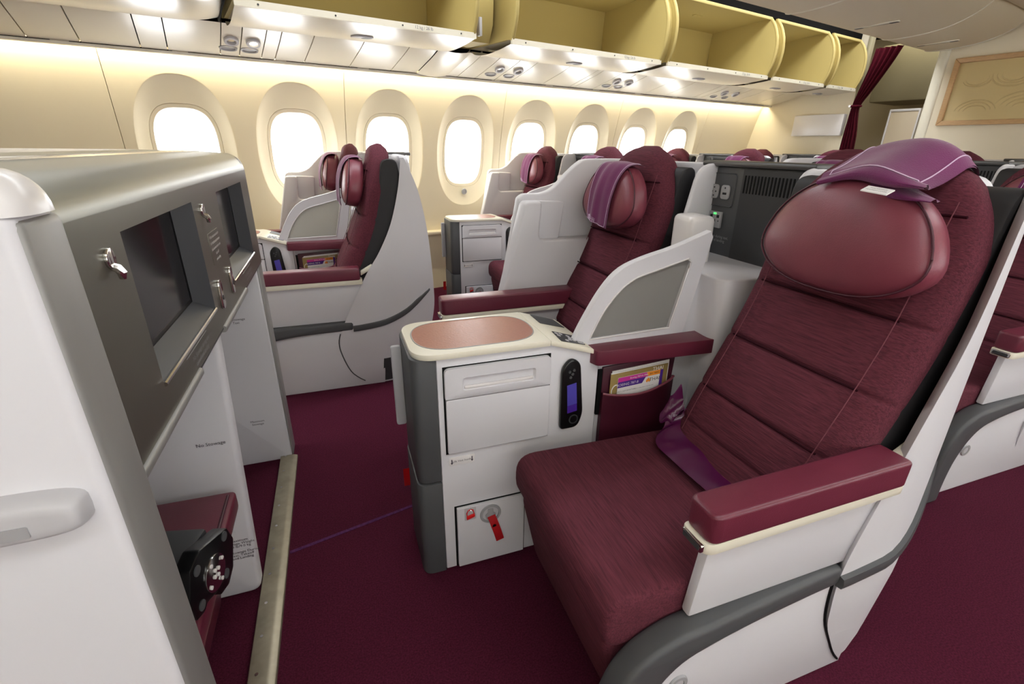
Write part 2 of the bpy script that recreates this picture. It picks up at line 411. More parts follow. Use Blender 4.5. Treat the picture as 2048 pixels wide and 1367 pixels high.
# unseen backing behind the lining and galley sides, added to block light leaks
sk = MB().box(S0-.1, 8.1, -.24, -.20, 0, .62, fn=ww)
for a, b in bounds[1:]: sk.grid(lambda x, z: ww(x, dw(min(z, ZB))-.029, z), [a-.05, a+.05], lin(ZA-.02, ZB+.02, 16))
sk.box(S0-.1, 8.1, -.24, 1.2, 2.62, 2.70, fn=ww); sk.box(S0-.1, 8.1, -.24, .26, ZB-.002, ZB+.06, fn=ww); sk.box(S0-.1, 8.1, .0, .30, ZB+.06, 2.62, fn=ww)
sk.box(S1, 8.1, -.24, .05, 0, 2.62, fn=ww); sk.box(S1, 8.1, DMAX, DMAX+.1, 0, 2.62, fn=ww)
struct('leak_backing', sk, 'bulkhead')
# galley beyond the opening
g = MB().box(7.15, 7.84, .98, 1.9, 1.80, 2.40, b=.02, fn=ww)
tag(obj('galley_locker', g, 'galley_grey'), 'grey overhead galley locker seen through the rear doorway', 'locker')
g = thing('galley_door', W(7.9, 1.0, 0), 'cream galley door with a small dark porthole beyond the curtain', 'door')
obj('leaf', MB().box(7.88, 7.95, .55, 1.55, 0, 2.1, b=.02, fn=ww), 'bulkhead', g)
p = MB().prism(rrect(1.10, 1.20, 1.30, 1.44, .035), 'z', 7.86, 7.885, b=.006, fn=lambda x, y, z: ww(z, x, y)); po = obj('porthole_frame', p, 'light_grey', g)
obj('porthole_glass', MB().prism(rrect(1.118, 1.182, 1.318, 1.422, .025), 'z', 7.852, 7.862, fn=lambda x, y, z: ww(z, x, y)), 'black_plastic', po)
g = thing('galley_partition', W(6.75, 1.55, 0), 'pale upright panel with white edge strips standing behind the rear doorway', 'panel')
obj('board', MB().box(6.70, 6.74, 1.44, 1.70, 0, 1.66, b=.008, fn=ww), 'galley_panel', g)
for a in (1.425, 1.70): obj('edge_strip', MB().box(6.69, 6.75, a, a+.018, 0, 1.685, b=.006, fn=ww), 'white_gloss', g)
obj('edge_strip', MB().box(6.69, 6.75, 1.43, 1.71, 1.66, 1.685, b=.006, fn=ww), 'white_gloss', g)

# curtain gathered by a tieback
tz = [(2.23, 1.36, 1.60), (2.10, 1.345, 1.545), (1.95, 1.315, 1.47), (1.82, 1.285, 1.40), (1.70, 1.262, 1.335), (1.58, 1.255, 1.345), (1.40, 1.245, 1.375), (1.1, 1.24, 1.39), (.6, 1.24, 1.40), (.05, 1.24, 1.41)]
lo = smooth_tab([(a, b) for a, b, c in tz], 40); hi = smooth_tab([(a, c) for a, b, c in tz], 40)
loops = []
for (z, a), (_, b) in zip(lo, hi):
    L = []
    for k in range(49):
        t = k/48; L.append(ww(S1-.075+.030*math.sin(t*math.pi*9)*(.6+.4*t), a+(b-a)*t, z))
    for k in range(48, -1, -1):
        t = k/48; L.append(ww(S1-.066+.030*math.sin(t*math.pi*9)*(.6+.4*t), a+(b-a)*t, z))
    loops.append(L)
cu = thing('curtain', W(S1-.07, 1.32, 0), 'dark red aisle curtain gathered with a tieback at the rear doorway', 'curtain')
obj('drape', MB().loft(loops), 'curtain', cu, smooth=80)
obj('tieback', MB().tube([ww(S1-.07+.05*math.cos(a), 1.298+.05*math.sin(a), 1.70) for a in lin(0, 2*math.pi, 17)[:-1]], .010, closedpath=True), 'curtain', cu)
obj('snap_button', MB().cyl(ww(S1-.118, 1.262, 1.70), -TX, .012, .01), 'white_gloss', cu)

# framed relief on the centre bulkhead
fr = thing('relief_panel', W(S1-.03, 2.55, 1.49), 'wood-framed glass panel with swirling relief on the rear bulkhead', 'wall art')
F0, F1, Z0, Z1 = 2.045, 3.30, 1.49, 2.062; q = .042
for nm, pl in (('frame_rail', [(F0, Z0), (F1, Z0), (F1-q, Z0+q), (F0+q, Z0+q)]), ('frame_rail', [(F0, Z1), (F1, Z1), (F1-q, Z1-q), (F0+q, Z1-q)]), ('frame_stile', [(F0, Z0), (F0, Z1), (F0+q, Z1-q), (F0+q, Z0+q)]), ('frame_stile', [(F1, Z0), (F1, Z1), (F1-q, Z1-q), (F1-q, Z0+q)])):
    obj(nm, MB().prism(pl, 'z', S1-.035, S1-.001, b=.005, fn=lambda x, y, z: ww(z, x, y)), 'oak', fr)
obj('relief', MB().box(S1-.012, S1-.002, F0+q*.8, F1-q*.8, Z0+q*.8, Z1-q*.8, fn=ww), 'art_panel', fr)
# raised scrolls of the relief
mb = MB()
for cx, cz, r0, a0, a1, k in ((2.30, 1.60, .10, .2, 3.0, 3), (2.62, 1.62, .13, .3, 2.9, 4), (2.25, 1.88, .07, 3.4, 6.6, 2), (2.50, 1.90, .10, 3.0, 5.8, 3), (2.95, 1.66, .13, .2, 3.0, 4), (2.86, 1.92, .09, 3.2, 6.2, 3)):
    for j in range(k):
        r = r0*(1-.22*j); mb.tube([ww(S1-.012, cx+r*1.5*math.cos(t), cz+r*math.sin(t)) for t in lin(a0, a1, 18)], [.002+.005*math.sin(math.pi*i/17) for i in range(18)], 6)
obj('scrolls', mb, 'art_panel', fr, smooth=80)

# ------------------------------------------------------------------ overhead bins
BOT = smooth_tab([(.735, 1.868), (.80, 1.838), (.95, 1.822), (1.12, 1.828), (1.268, 1.842)], 14)
FRONT = smooth_tab([(1.262, 1.862), (1.300, 1.96), (1.312, 2.06), (1.300, 2.16), (1.262, 2.25), (1.212, 2.312)], 16)
def open_bin(a, b, label, curl=0, hatch=True):
    r = thing('overhead_bin', W((a+b)/2, .95, 1.83), label, 'overhead bin', 'side overhead bins')
    def dd(s, d):
        if curl == 1: t = max(0, 1-(s-a)/.22)     # left end swept back
        elif curl == 2: t = max(0, 1-(b-s)/.30)
        else: t = 0
        return d - (d-.735)*.55*t*t
    ss = lin(a, b, 25)
    mb = MB().grid(lambda s, k: ww(s, dd(s, BOT[int(k)][0]), BOT[int(k)][1]), ss, range(14))
    mb.grid(lambda s, k: ww(s, dd(s, [1.268, 1.262, .62][int(k)]), [1.842, 1.866, 1.895][int(k)]), ss, range(3))
    obj('bucket', mb, 'bin_outer', r, smooth=50)
    mb = MB()
    for (u, v) in zip(ss, ss[1:]): mb.box(u, v, 0, 1, 1.840, 1.870, fn=lambda s, d, z: ww(s, dd(s, 1.258)+d*.018, z))
    lip = obj('lip_strip', mb, 'cream', r, smooth=30)
    n = max(3, int((b-a)/.28))
    for k in range(n):
        s = a+.10+(b-a-.2)*k/(n-1); obj('rivet', MB().cyl(ww(s, dd(s, 1.276)-.001, 1.855), MX, .0045, .003, 10), 'dark_grey', lip)
    mb = text(MB(), '12 kg / 26 lb', .022, W(b-.33, 1.2785, 1.855), TX, (0, 0, 1)); obj('weight_limit_text', mb, 'print_grey', lip)
    inn = MB().grid(lambda s, k: ww(s, [.62, .60, .63, 1.212][int(k)], [1.895, 1.95, 2.285, 2.312][int(k)]), [a, b], range(4))
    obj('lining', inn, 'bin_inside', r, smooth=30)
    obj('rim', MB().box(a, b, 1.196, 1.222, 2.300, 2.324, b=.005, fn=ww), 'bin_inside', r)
    for q, dq in ((a, 1), (b, -1)):
        pl = [(.62, 1.89), (1.22, 1.868)] + FRONT + [(.62, 2.31)]
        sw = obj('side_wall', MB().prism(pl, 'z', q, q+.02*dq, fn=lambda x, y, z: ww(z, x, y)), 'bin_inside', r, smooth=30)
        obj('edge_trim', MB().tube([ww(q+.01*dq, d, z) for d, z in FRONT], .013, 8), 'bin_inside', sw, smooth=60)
    if hatch:
        s = a+(b-a)*.52; z = 1.824
        lt = obj('latch', MB().prism(rrect(-.055, .055, -.028, .028, .026, 6), 'z', 0, .008, b=.003, fn=lambda x, y, h: ww(s+x*1.0+y*.5, 1.03+y, z-h)), 'light_grey', r)
        obj('latch_recess', MB().prism(rrect(.002, .05, -.022, .022, .02, 6), 'z', .0082, .0088, fn=lambda x, y, h: ww(s+x+y*.5, 1.03+y, z-h)), 'dark_grey', lt)
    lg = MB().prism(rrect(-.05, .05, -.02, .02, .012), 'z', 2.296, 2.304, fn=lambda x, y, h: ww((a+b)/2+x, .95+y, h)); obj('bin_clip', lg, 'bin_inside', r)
    return r
open_bin(.29, 1.55, 'open overhead bin above the front window pair, left of the wide gap')
open_bin(1.80, 3.13, 'open overhead bin just right of the wide gap in the bin row')
open_bin(3.205, 4.52, 'large open overhead bin, third from the left of the open row')
open_bin(4.60, 5.49, 'open overhead bin, second from the curtain end of the row')
open_bin(5.57, 6.14, 'short open overhead bin right beside the curtain')
# pillar between the runs, with a hinge
pl = thing('bin_pillar', W(1.64, .9, 1.87), 'beige filler panel with a black hinge between two open overhead bins', 'panel')
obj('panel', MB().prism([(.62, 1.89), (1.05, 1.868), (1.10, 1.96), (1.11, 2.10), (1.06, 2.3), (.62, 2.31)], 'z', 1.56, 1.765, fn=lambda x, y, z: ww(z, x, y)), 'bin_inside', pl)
hg = obj('hinge', MB().box(1.655, 1.675, 1.09, 1.125, 1.89, 1.99, b=.003, fn=ww), 'light_grey', pl)
for z in (1.90, 1.93, 1.965, 1.985): obj('screw', MB().cyl(ww(1.635, 1.085, z), MX, .006, .02, 10), 'black_plastic', hg)
for a, b, lab in ((3.13, 3.205, 'narrow beige filler between the second and third open bins'), (4.52, 4.60, 'narrow beige filler between the third and fourth open bins'), (5.49, 5.57, 'narrow beige filler between the last two open bins')):
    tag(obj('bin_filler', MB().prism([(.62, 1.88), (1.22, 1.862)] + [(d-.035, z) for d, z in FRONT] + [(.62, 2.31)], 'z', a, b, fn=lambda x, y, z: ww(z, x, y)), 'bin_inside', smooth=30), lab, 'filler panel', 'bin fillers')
# closed bin at the far left
cb = thing('overhead_bin', W(-.4, .95, 1.83), 'closed overhead bin at the far left of the side row', 'overhead bin', 'side overhead bins')
mb = MB().grid(lambda s, k: ww(s, (BOT+[(1.30, 1.90), (1.33, 2.05), (1.30, 2.2), (1.2, 2.32)])[int(k)][0]-.10*max(0, (s-.05)/.21)**2, (BOT+[(1.30, 1.90), (1.33, 2.05), (1.30, 2.2), (1.2, 2.32)])[int(k)][1]+.05*max(0, (s-.05)/.21)**2), lin(-1.15, .255, 28), range(18))
obj('bucket', mb, 'bin_outer', cb, smooth=60)
obj('end_wall', MB().prism([(.74, 1.86), (1.2, 1.87), (1.22, 2.1), (1.1, 2.32), (.74, 2.32)], 'z', .255, .262, fn=lambda x, y, z: ww(z, x, y)), 'gap', cb)

# closed bins over the centre seats
CB = smooth_tab([(1.80, 2.40), (1.765, 2.28), (1.775, 2.18), (1.82, 2.150), (2.0, 2.148), (2.2, 2.170), (2.36, 2.225), (2.49, 2.32), (2.53, 2.42)], 26)
def centre_bin(a, b, label):
    r = thing('overhead_bin', W((a+b)/2, 2.1, 2.15), label, 'overhead bin', 'closed centre bins')
    mb = MB().grid(lambda s, k: ww(s, CB[int(k)][0], CB[int(k)][1]), [a+.006, a+.02, (a+b)/2, b-.02, b-.006], range(26))
    for q in (a+.006, b-.006): mb.add([ww(q, d, z) for d, z in CB], [tuple(range(26))])
    obj('bucket', mb, 'bulkhead', r, smooth=50)
    obj('joint', MB().tube([ww(b, d, z) for d, z in CB], .007, 6), 'cream', r, smooth=60)
    s = a+(b-a)*.56
    hp = MB().prism(rrect(-.022, .022, -.15, .15, .02, 6), 'z', -.004, .006, b=.003, fn=lambda x, y, h: ww(s+x, 2.02+y, 2.149+.05*max(0, y)**1.6-h+.0))
    lt = obj('latch', hp, 'bin_outer', r)
    for q in (-.125, .115): obj('latch_recess', MB().prism(rrect(-.017, .017, q-.03, q+.03, .012, 5), 'z', .0062, .0068, fn=lambda x, y, h: ww(s+x, 2.02+y, 2.149+.05*max(0, y)**1.6-h)), 'dark_grey', lt)
centre_bin(2.32, 3.79, 'closed cream centre overhead bin farthest from the rear bulkhead')
centre_bin(3.79, 5.30, 'closed cream centre overhead bin with a long slanted latch, middle of three')
centre_bin(5.30, 6.20, 'closed cream centre overhead bin touching the rear bulkhead')

# ------------------------------------------------------------------ monitor cabinet in front of the centre pair
FX = -.29
cab = thing('monitor_cabinet', (FX-.2, 1.3, 0), 'silver monitor cabinet with two screens above the foot bays at left', 'cabinet')
# face with two monitor openings, rounded top edge
def face_ring(mb, y0, y1, z0, z1, hy0, hy1, hz0, hz1):
    for (a, b, c_, d_) in ((y0, hy0, z0, z1), (hy1, y1, z0, z1), (hy0, hy1, z0, hz0), (hy0, hy1, hz1, z1)):
        mb.add([(FX, a, c_), (FX, b, c_), (FX, b, d_), (FX, a, d_)], [(0, 1, 2, 3)])
mb = MB()
ZT = 1.165
face_ring(mb, .637, 1.37, .835, ZT, .832, 1.238, .892, 1.133)
face_ring(mb, 1.37, 2.045, .835, ZT, 1.497, 1.905, .892, 1.132)
arc = [(FX, ZT)] + [(FX-.055*(1-math.cos(t)), ZT+.055*math.sin(t)) for t in lin(.15, 1.35, 8)] + [(-.42, 1.226), (-.60, 1.229)]
cap = [(x, z) for x, z in arc]
mb.grid(lambda y, k: (cap[int(k)][0], y, cap[int(k)][1]), [.637, 2.01, 2.04], range(len(cap)))
obj('face_panel', mb, 'silver', cab, smooth=60)
obj('far_end_plate', MB().prism([(FX-.004, .84), (FX-.004, ZT)]+cap[1:]+[(-.60, .84)], 'y', 2.0, 2.05, b=.012, seg=3), 'silver', cab)
obj('top_cover', MB().box(-1.0, -.60, .60, 2.05, 1.19, 1.2295, b=.006), 'white_gloss', cab)
obj('top_trim', MB().tube([(-.42, y, 1.2265) for y in lin(.64, 2.03, 3)], .004), 'chrome', cab)
obj('carcass', MB().box(-1.0, -.62, .64, 2.05, 0, 1.19), 'light_grey', cab)
obj('underside', MB().box(-.66, FX-.004, .64, 2.04, .86, .875), 'dark_grey', cab)
for y0, y1 in ((.832, 1.238), (1.497, 1.905)):
    mn = MB()
    # deep bevelled frame around the screen
    o = [(FX, y0, .892), (FX, y1, .892), (FX, y1, 1.133), (FX, y0, 1.133)]; n_ = [(FX-.035, y0+.012, .922), (FX-.035, y1-.028, .922), (FX-.035, y1-.028, 1.128), (FX-.035, y0+.012, 1.128)]
    mn.add(o+n_, [(0, 1, 5, 4), (1, 2, 6, 5), (2, 3, 7, 6), (3, 0, 4, 7)])
    m_ = obj('monitor', mn, 'bezel', cab, smooth=20)
    obj('screen_surround', MB().box(FX-.048, FX-.036, y0+.006, y1-.02, .915, 1.130), 'black_plastic', m_)
    obj('screen', MB().box(FX-.0355, FX-.034, y0+.014, y1-.045, .932, 1.126), 'screen_glass', m_)
    obj('lower_lip', MB().tube([(FX+.001, y0, .892), (FX+.001, y1, .892)], .004), 'chrome', m_)
for y0, y1 in ((.66, 1.02), (1.27, 1.634)):
    obj('grab_rail', MB().prism(roundpoly([(FX-.02, .822), (FX+.006, .822), (FX+.006, .838), (FX-.02, .838)], .006, 3), 'y', y0, y1), 'brushed_edge', cab)
obj('lower_edge', MB().box(FX-.03, FX, .64, 2.045, .829, .8355, b=.002), 'silver_dark', cab)
for y in (.77, 1.31):
    hk = obj('coat_hook', MB().cyl((FX-.001, y, 1.108), (1, 0, 0), .014, .006, 20, .002), 'chrome', cab)
    obj('hook_peg', MB().tube([(FX, y, 1.098), (FX+.008, y, 1.094), (FX+.011, y, 1.088), (FX+.010, y, 1.080)], [.005, .006, .006, .004], 8), 'chrome', hk)
for y in (1.307, 1.453):
    jk = obj('socket_plate', MB().prism(rrect(y-.015, y+.015, .872, .944, .014, 6), 'x', FX-.001, FX+.006, b=.002), 'chrome', cab)
    obj('socket_hole', MB().cyl((FX+.005, y, .900), (1, 0, 0), .006, .002), 'black_plastic', jk)
pt = obj('notice_plate', MB().prism(rrect(1.312, 1.424, .978, 1.052, .004, 3), 'x', FX-.001, FX+.0015), 'silver', cab)
mb = MB()
for k, t in enumerate(('When not in use secure', 'the monitor and remove', 'the handset before taxi', 'take-off', 'and landing')):
    text(mb, t, .0105, (FX+.002, 1.368, 1.042-.0138*k), (0, 1, 0), (0, 0, 1))
obj('notice_text', mb, 'paper_white', pt)
for yc in (1.06, 1.73):
    mb = MB()
    for k, t in enumerate(('No Stowage during taxi', 'takeoff and landing')): text(mb, t, .014, (FX+.0012, yc, .866-.015*k), (0, 1, 0), (0, 0, 1))
    mb.box(FX, FX+.001, yc-.10, yc+.06, .880, .881)
    obj('stowage_text', mb, 'socket_grey', cab)
# partitions of the foot bays
def partition(y0, y1, xa, m, r, ztop=.86, xt=None):
    return obj('partition', MB().prism(roundpoly([(-1.0, 0.001), (xa, .001), (xt or xa, ztop), (-1.0, ztop)], [0, r, 0, 0], 6), 'y', y0, y1, b=.012, seg=3), m, cab)
p1 = partition(1.252, 1.30, -.342, 'white_plastic', .03, xt=-.302)
p2 = partition(1.945, 2.03, -.300, 'white_plastic', .005)
obj('edge_band', MB().box(-.302, FX-.002, 1.965, 2.045, .001, .834, b=.010, seg=3), 'brushed_edge', cab)
mb = text(MB(), 'No Stowage', .0135, (-.374, 1.2505, .529), (1, 0, 0), (0, 0, 1)); obj('no_stowage_text', mb, 'print_dark', p1)
mb = MB()
for k, t in enumerate(('Maximum', 'Stowage Weight', '20 lb/9.0 kg', '', 'No Stowage During', 'Taxi, Takeoff', 'and Landing')):
    if t: text(mb, t, .0115, (-.368, 1.2505, .204-.0105*k), (1, 0, 0), (0, 0, 1))
obj('weight_text', mb, 'print_dark', p1)
for L_, z in ((('No Stowage', 'Taxi'), .64), (('Maximum', 'Stowage'), .20)):
    mb = MB()
    for k, t in enumerate(L_): text(mb, t, .013, (-.40, 1.9435, z-.013*k), (1, 0, 0), (0, 0, 1))
    obj('bay_text', mb, 'print_dark', p2)
# near end panel
ep = obj('end_panel', MB().prism(roundpoly([(-1.3, 0.001), (-.27, .001), (-.27, 1.19), (-1.3, 1.19)], 0), 'y', .553, .637, b=.012, seg=3), 'white_plastic', cab)
obj('edge_band', MB().box(-.30, -.267, .558, .640, .001, 1.185, b=.010, seg=3), 'brushed_edge', cab)
mb = MB(); loops = []
for k in range(9):
    a = k/8*math.pi/2; w_ = .045*math.cos(a)**.6+.0005
    loops.append([(x, .596+y, 1.187+.042*math.sin(a)) for x, y in rrect(-1.3, -.31+.048*math.cos(a)**.7, -w_, w_, w_*.8, 5)])
obj('end_cap', MB().loft(loops), 'white_gloss', cab, smooth=60)
# recessed grab handle on the end panel
hz = .884
hd = MB(); loops = []
for k in range(9):
    a = k/8*math.pi/2; r = 1-.0; sc = math.cos(a)**.5 if k < 8 else .05
    loops.append([(-.425+x, .553-.026*math.sin(a), hz+z) for x, z in superell(.136*(.9+.1*sc), .026*(.35+.65*sc), 5, 40)])
hn = obj('grab_handle', hd.loft(loops), 'light_grey', cab, smooth=60)
obj('handle_insert', MB().prism(rrect(-.50, -.335, hz-.013, hz+.001, .002), 'y', .5255, .5285), 'socket_grey', hn)
for x in (-.365, -.47): obj('handle_joint', MB().box(x, x+.002, .5262, .5285, hz+.001, hz+.008), 'grey_plastic', hn)

# metal floor strip with screws
st = thing('floor_strip', (-.308, 1.2, 0), 'worn metal strip with screws on the carpet below the monitor cabinet', 'floor strip')
obj('strip', MB().prism(roundpoly([(-.342, .001), (-.275, .001), (-.275, .010), (-.292, .016), (-.342, .016)], [0, 0, .004, .006, .003], 3), 'y', .25, 1.944), 'floor_metal', st)
for k in range(16):
    obj('screw', MB().cyl((-.322, .32+.108*k, .0155), (0, 0, 1), .0045, .0015, 12), 'chrome', st)

# foot cushions in the bays
def ottoman(y0, y1, label):
    t = thing('foot_cushion', (-.6, (y0+y1)/2, 0), label, 'foot cushion')
    obj('cushion', MB().prism(roundpoly([(-.95, .02), (-.44, .02), (-.40, .25), (-.335, .345), (-.335, .40), (-.95, .41)], [.01, .02, .03, .02, .012, .01], 4), 'y', y0, y1, b=.014, seg=3), 'leather_arm', t)
    obj('piping', MB().tube([(-.350, y0+.02, .400), (-.350, y1-.02, .400)], .004), 'leather_dark', t)
ottoman(.66, 1.215, 'burgundy leather foot cushion under the near monitor, holding the black device')

# black camera rig lying on the cushion
dv = thing('camera_rig', (-.42, .87, .401), 'black device with perforated top and round metal plate on foot cushion', 'camera rig')
RM = Matrix.Rotation(math.radians(-14), 4, 'Z')
def dp(x, y, z): v = RM @ Vector((x, y, z)); return (-.385+v.x*1.1, .872+v.y*1.1, .402+v.z*1.1)
bd = obj('body', MB().box(-.30, .045, -.06, .06, .015, .115, b=.008, fn=dp), 'dark_grey', dv)
for i in range(6):
    for j in range(4): obj('vent_hole', MB().cyl(dp(-.26+i*.03, -.036+j*.024, .1145), (0, 0, 1), .005, .001, 8), 'black_matte', bd)
pl = [(-.085, -.03), (-.06, -.085), (-.03, -.085), (-.02, -.07), (.02, -.07), (.035, -.09), (.07, -.085), (.09, -.05), (.09, .03), (.06, .075), (-.05, .08), (-.085, .05)]
ft = obj('front_plate', MB().prism(pl, 'x', .046, .075, b=.004, fn=lambda x, y, z: dp(x, y*.80+z*.28, z*.62-y*.26+.072)), 'black_plastic', dv)
obj('lower_plate', MB().prism([(-.10, -.008), (.02, -.008), (.04, -.02), (.04, .02), (-.10, .02)], 'x', .0, .045, b=.004, fn=lambda x, y, z: dp(x, y, z+.01)), 'black_plastic', dv)
dc = obj('mount_disc', MB().cyl(dp(.074, .0, .065), RM @ Vector((1, 0, 0)), .036, .005, 32, .001), 'chrome', dv)
for k in range(8):
    r = .026 if k < 4 else .008; a = k*math.pi/2+.4
    obj('screw', MB().cyl(dp(.079, r*math.cos(a), .065+r*math.sin(a)), RM @ Vector((1, 0, 0)), .004, .002, 10), 'white_gloss', dc)
for y, z in ((-.052, .048), (.030, .030), (-.040, .112), (.052, .098)):
    obj('bolt', MB().cyl(dp(.074, y, z), RM @ Vector((1, 0, 0)), .010, .003, 16), 'grey_plastic', ft)
obj('clamp_rail', MB().tube([dp(-.2, -.062, .02), dp(.0, -.066, .02), dp(.03, -.066, .09), dp(.04, -.05, .108)], .004), 'chrome', dv)

# ------------------------------------------------------------------ seats
PROF = smooth_tab([(.835, .405), (.86, .46), (.92, .60), (1.01, .78), (1.062, .90), (1.092, 1.0), (1.122, 1.10), (1.150, 1.20), (1.166, 1.266)], 90)   # front surface, side view
def prof_at(z): return interp([(b, a) for a, b in PROF], z)
def nrm_at(z):
    dx = prof_at(z+.02)-prof_at(z-.02); v = Vector((-.04, 0, dx)); return v.normalized()     # outward (forward, up)
SEAMS = [(.525, .016), (.63, .016), (.775, .020), (.925, .020)]
def back_pad(cy, hw=.232):
    loops = []; n = 44
    zs = sorted(set([round(z, 4) for z in lin(.41, 1.266, 60)] + [round(s_+k, 4) for s_, _ in SEAMS+[(1.165, 0)] for k in (-.014, -.008, -.004, 0, .004, .008, .014)]))
    zs = [z for z in zs if z <= 1.2655] + [1.2655]
    for z in zs:
        if z < 1.02: w_ = hw
        else: w_ = hw*max(.04, (1-((z-1.02)/.246)**2.5))**.5
        T = T0 = .125 - .022*max(0, (z-.6)/.66); e = (1.266-z)/.05
        if e < 1: T *= max(.12, math.sqrt(max(0, 1-(1-e)**2)))
        for s_, dp_ in SEAMS: T -= dp_*math.exp(-((z-s_)/.006)**2)
        pl = .004*sum(math.exp(-((z-q)/.04)**2) for q in (.58, .70, .85, 1.0))
        nv = nrm_at(z); c0 = Vector((prof_at(z), cy, z)) - nv*(T0/2)
        L = []
        for k in range(n):
            a = 2*math.pi*k/n; c, s_ = math.cos(a), math.sin(a)
            y = w_*math.copysign(abs(c)**.55, c); h = T/2*math.copysign(abs(s_)**.62, s_)
            if s_ > 0: h += (pl+.006)*(1-(y/hw)**2)
            L.append(c0 + nv*h + Vector((0, y, 0)))
        loops.append(L)
    return MB().loft(loops)
def back_surface(cy, y, z, lift=.004, hw=.232):
    return Vector((prof_at(z), y, z)) + nrm_at(z)*(lift+.008*(1-((y-cy)/hw)**2))
def pillow_mesh(cy, puff=1.0):
    """D-shaped leather head pillow: wide below, narrower above"""
    P0 = Vector((1.062, cy, 1.080)); up = Vector((.17, 0, .985)).normalized(); nv = Vector((-.985, 0, .17)).normalized()
    def outline(n=56):
        out = []
        for k in range(n):
            a = 2*math.pi*k/n; c, s_ = math.cos(a), math.sin(a)
            y = .208*math.copysign(abs(c)**.74, c); h = .118*math.copysign(abs(s_)**.80, s_)
            f = (1-.34*max(0, (h+.06)/.178)**1.25); y *= f
            h -= .012*(1-(y/.21)**2)*(h < -.05)
            out.append((y, h))
        return out
    O = outline(); loops = []
    for t in [-1, -.97, -.9, -.75, -.5, -.2, .1, .4, .65, .82, .92, .975, 1]:
        sc = max(.02, 1-abs(t)**(3.0 if t > 0 else 5))**(1/2.6) if abs(t) < 1 else .03
        loops.append([P0 + Vector((0, 1, 0))*y*sc + up*h*sc + nv*(.055*t*puff) for y, h in O])
    pip = [P0 + Vector((0, 1, 0))*y*.985 + up*h*.985 + nv*.026 for y, h in O]
    return MB().loft(loops), MB().tube(pip, .0024, 6, closedpath=True)
PED = .0
LEAF_F = [(.002, 1.12), (.05, 1.08), (.111, 1.045), (.213, .995), (.33, .978), (.418, .990), (.55, 1.028), (.713, 1.078), (.85, 1.120), (.95, 1.150), (1.10, 1.182), (1.195, 1.205)]
LEAF_F2 = [(.002, 1.057), (.05, .985), (.115, .935), (.254, .900), (.351, .925), (.468, .982), (.633, 1.073), (.743, 1.148), (.882, 1.220), (1.052, 1.272), (1.195, 1.296)]
LEAF_R = [(.002, 1.16), (.08, 1.30), (.2, 1.385), (.368, 1.436), (.508, 1.442), (.712, 1.432), (.875, 1.414), (1.035, 1.38), (1.15, 1.335), (1.195, 1.312)]
LF = smooth_tab(LEAF_F, 60); LF2 = smooth_tab(LEAF_F2, 60); LR = smooth_tab(LEAF_R, 60)
def leaf_y(x, z):      # outer surface of the leaf: straight in front, curling inboard behind
    return .506 + .014*max(0, min(1, (z-.30)/.85)) + .72*max(0, x-1.12)**1.5 + .02*max(0, (.25-z)/.25)
def leaf(LF=LF):
    loops = []
    for z in lin(.002, 1.195, 46):
        a, b = interp(LF, z), interp(LR, z); L = []
        for k in range(15): x = a+(b-a)*k/14; L.append((x, leaf_y(x, z), z))
        for k in range(14, -1, -1): x = a+(b-a)*k/14; L.append((x+(.012 if k < 7 else -.008), leaf_y(x, z)+.020, z))
        loops.append(L)
    return MB().loft(loops)
def mirror(mb, cy): mb.v = [(x, 2*cy-y, z) for x, y, z in mb.v]; return mb
def seat_common(r, cy, fab='fabric_across', pdy=0):
    obj('backrest', back_pad(cy), fab, r, smooth=70)
    for sg in (-1, 1): obj('back_stitching', MB().tube([back_surface(cy, cy+sg*.172, z, .0012) for z in lin(.50, 1.16, 24)], .0013, 5), 'stitching', r)
    for z in (.63, .775, .925): obj('back_seam', MB().tube([back_surface(cy, cy+y, z, -.0035) for y in lin(-.175, .185, 16)], .0026, 5), 'seam', r)
    cu = roundpoly([(.395, .325), (.93, .325), (.93, .438), (.395, .455)], [.05, .02, .03, .06], 6)
    obj('seat_cushion', MB().prism(cu, 'y', cy-.240, cy+.275, b=.022, seg=3, ang=.6), 'fabric', r, smooth=60)
    lg = roundpoly([(.43, .40), (.405, .33), (.455, .10), (.485, .035), (.56, .035), (.56, .36), (.52, .40)], [.02, .03, .05, .02, .02, .02, .02], 4)
    obj('leg_rest', MB().prism(lg, 'y', cy-.225, cy+.25, b=.015, seg=2, ang=.6), 'fabric', r, smooth=60)
    obj('base', MB().box(.56, 1.16, cy-.22, cy+.22, .001, .325, b=.01), 'black_matte', r)
    ln = roundpoly([(.93, .42), (1.09, .78), (1.165, 1.0), (1.20, 1.185), (1.275, 1.19), (1.30, 1.05), (1.33, .8), (1.33, .35), (1.0, .35)], [.02, .05, .05, .03, .03, .05, .05, .03, .03], 4)
    obj('back_liner', MB().prism(ln, 'y', lambda x, z: max(cy-.228, cy-.785+leaf_y(x, z)+.012), cy+.262, b=.010), 'liner', r)
    pm, pp = pillow_mesh(cy+pdy); pw = obj('head_pillow', pm, 'leather', r, smooth=70); obj('piping', pp, 'leather_dark', pw, smooth=70)
    fl = MB().tube([back_surface(cy, cy+y, 1.135-.02*(y+.2), -.001) for y in lin(-.196, -.08, 8)], .003, 5); obj('head_flap_seam', fl, 'seam', r)

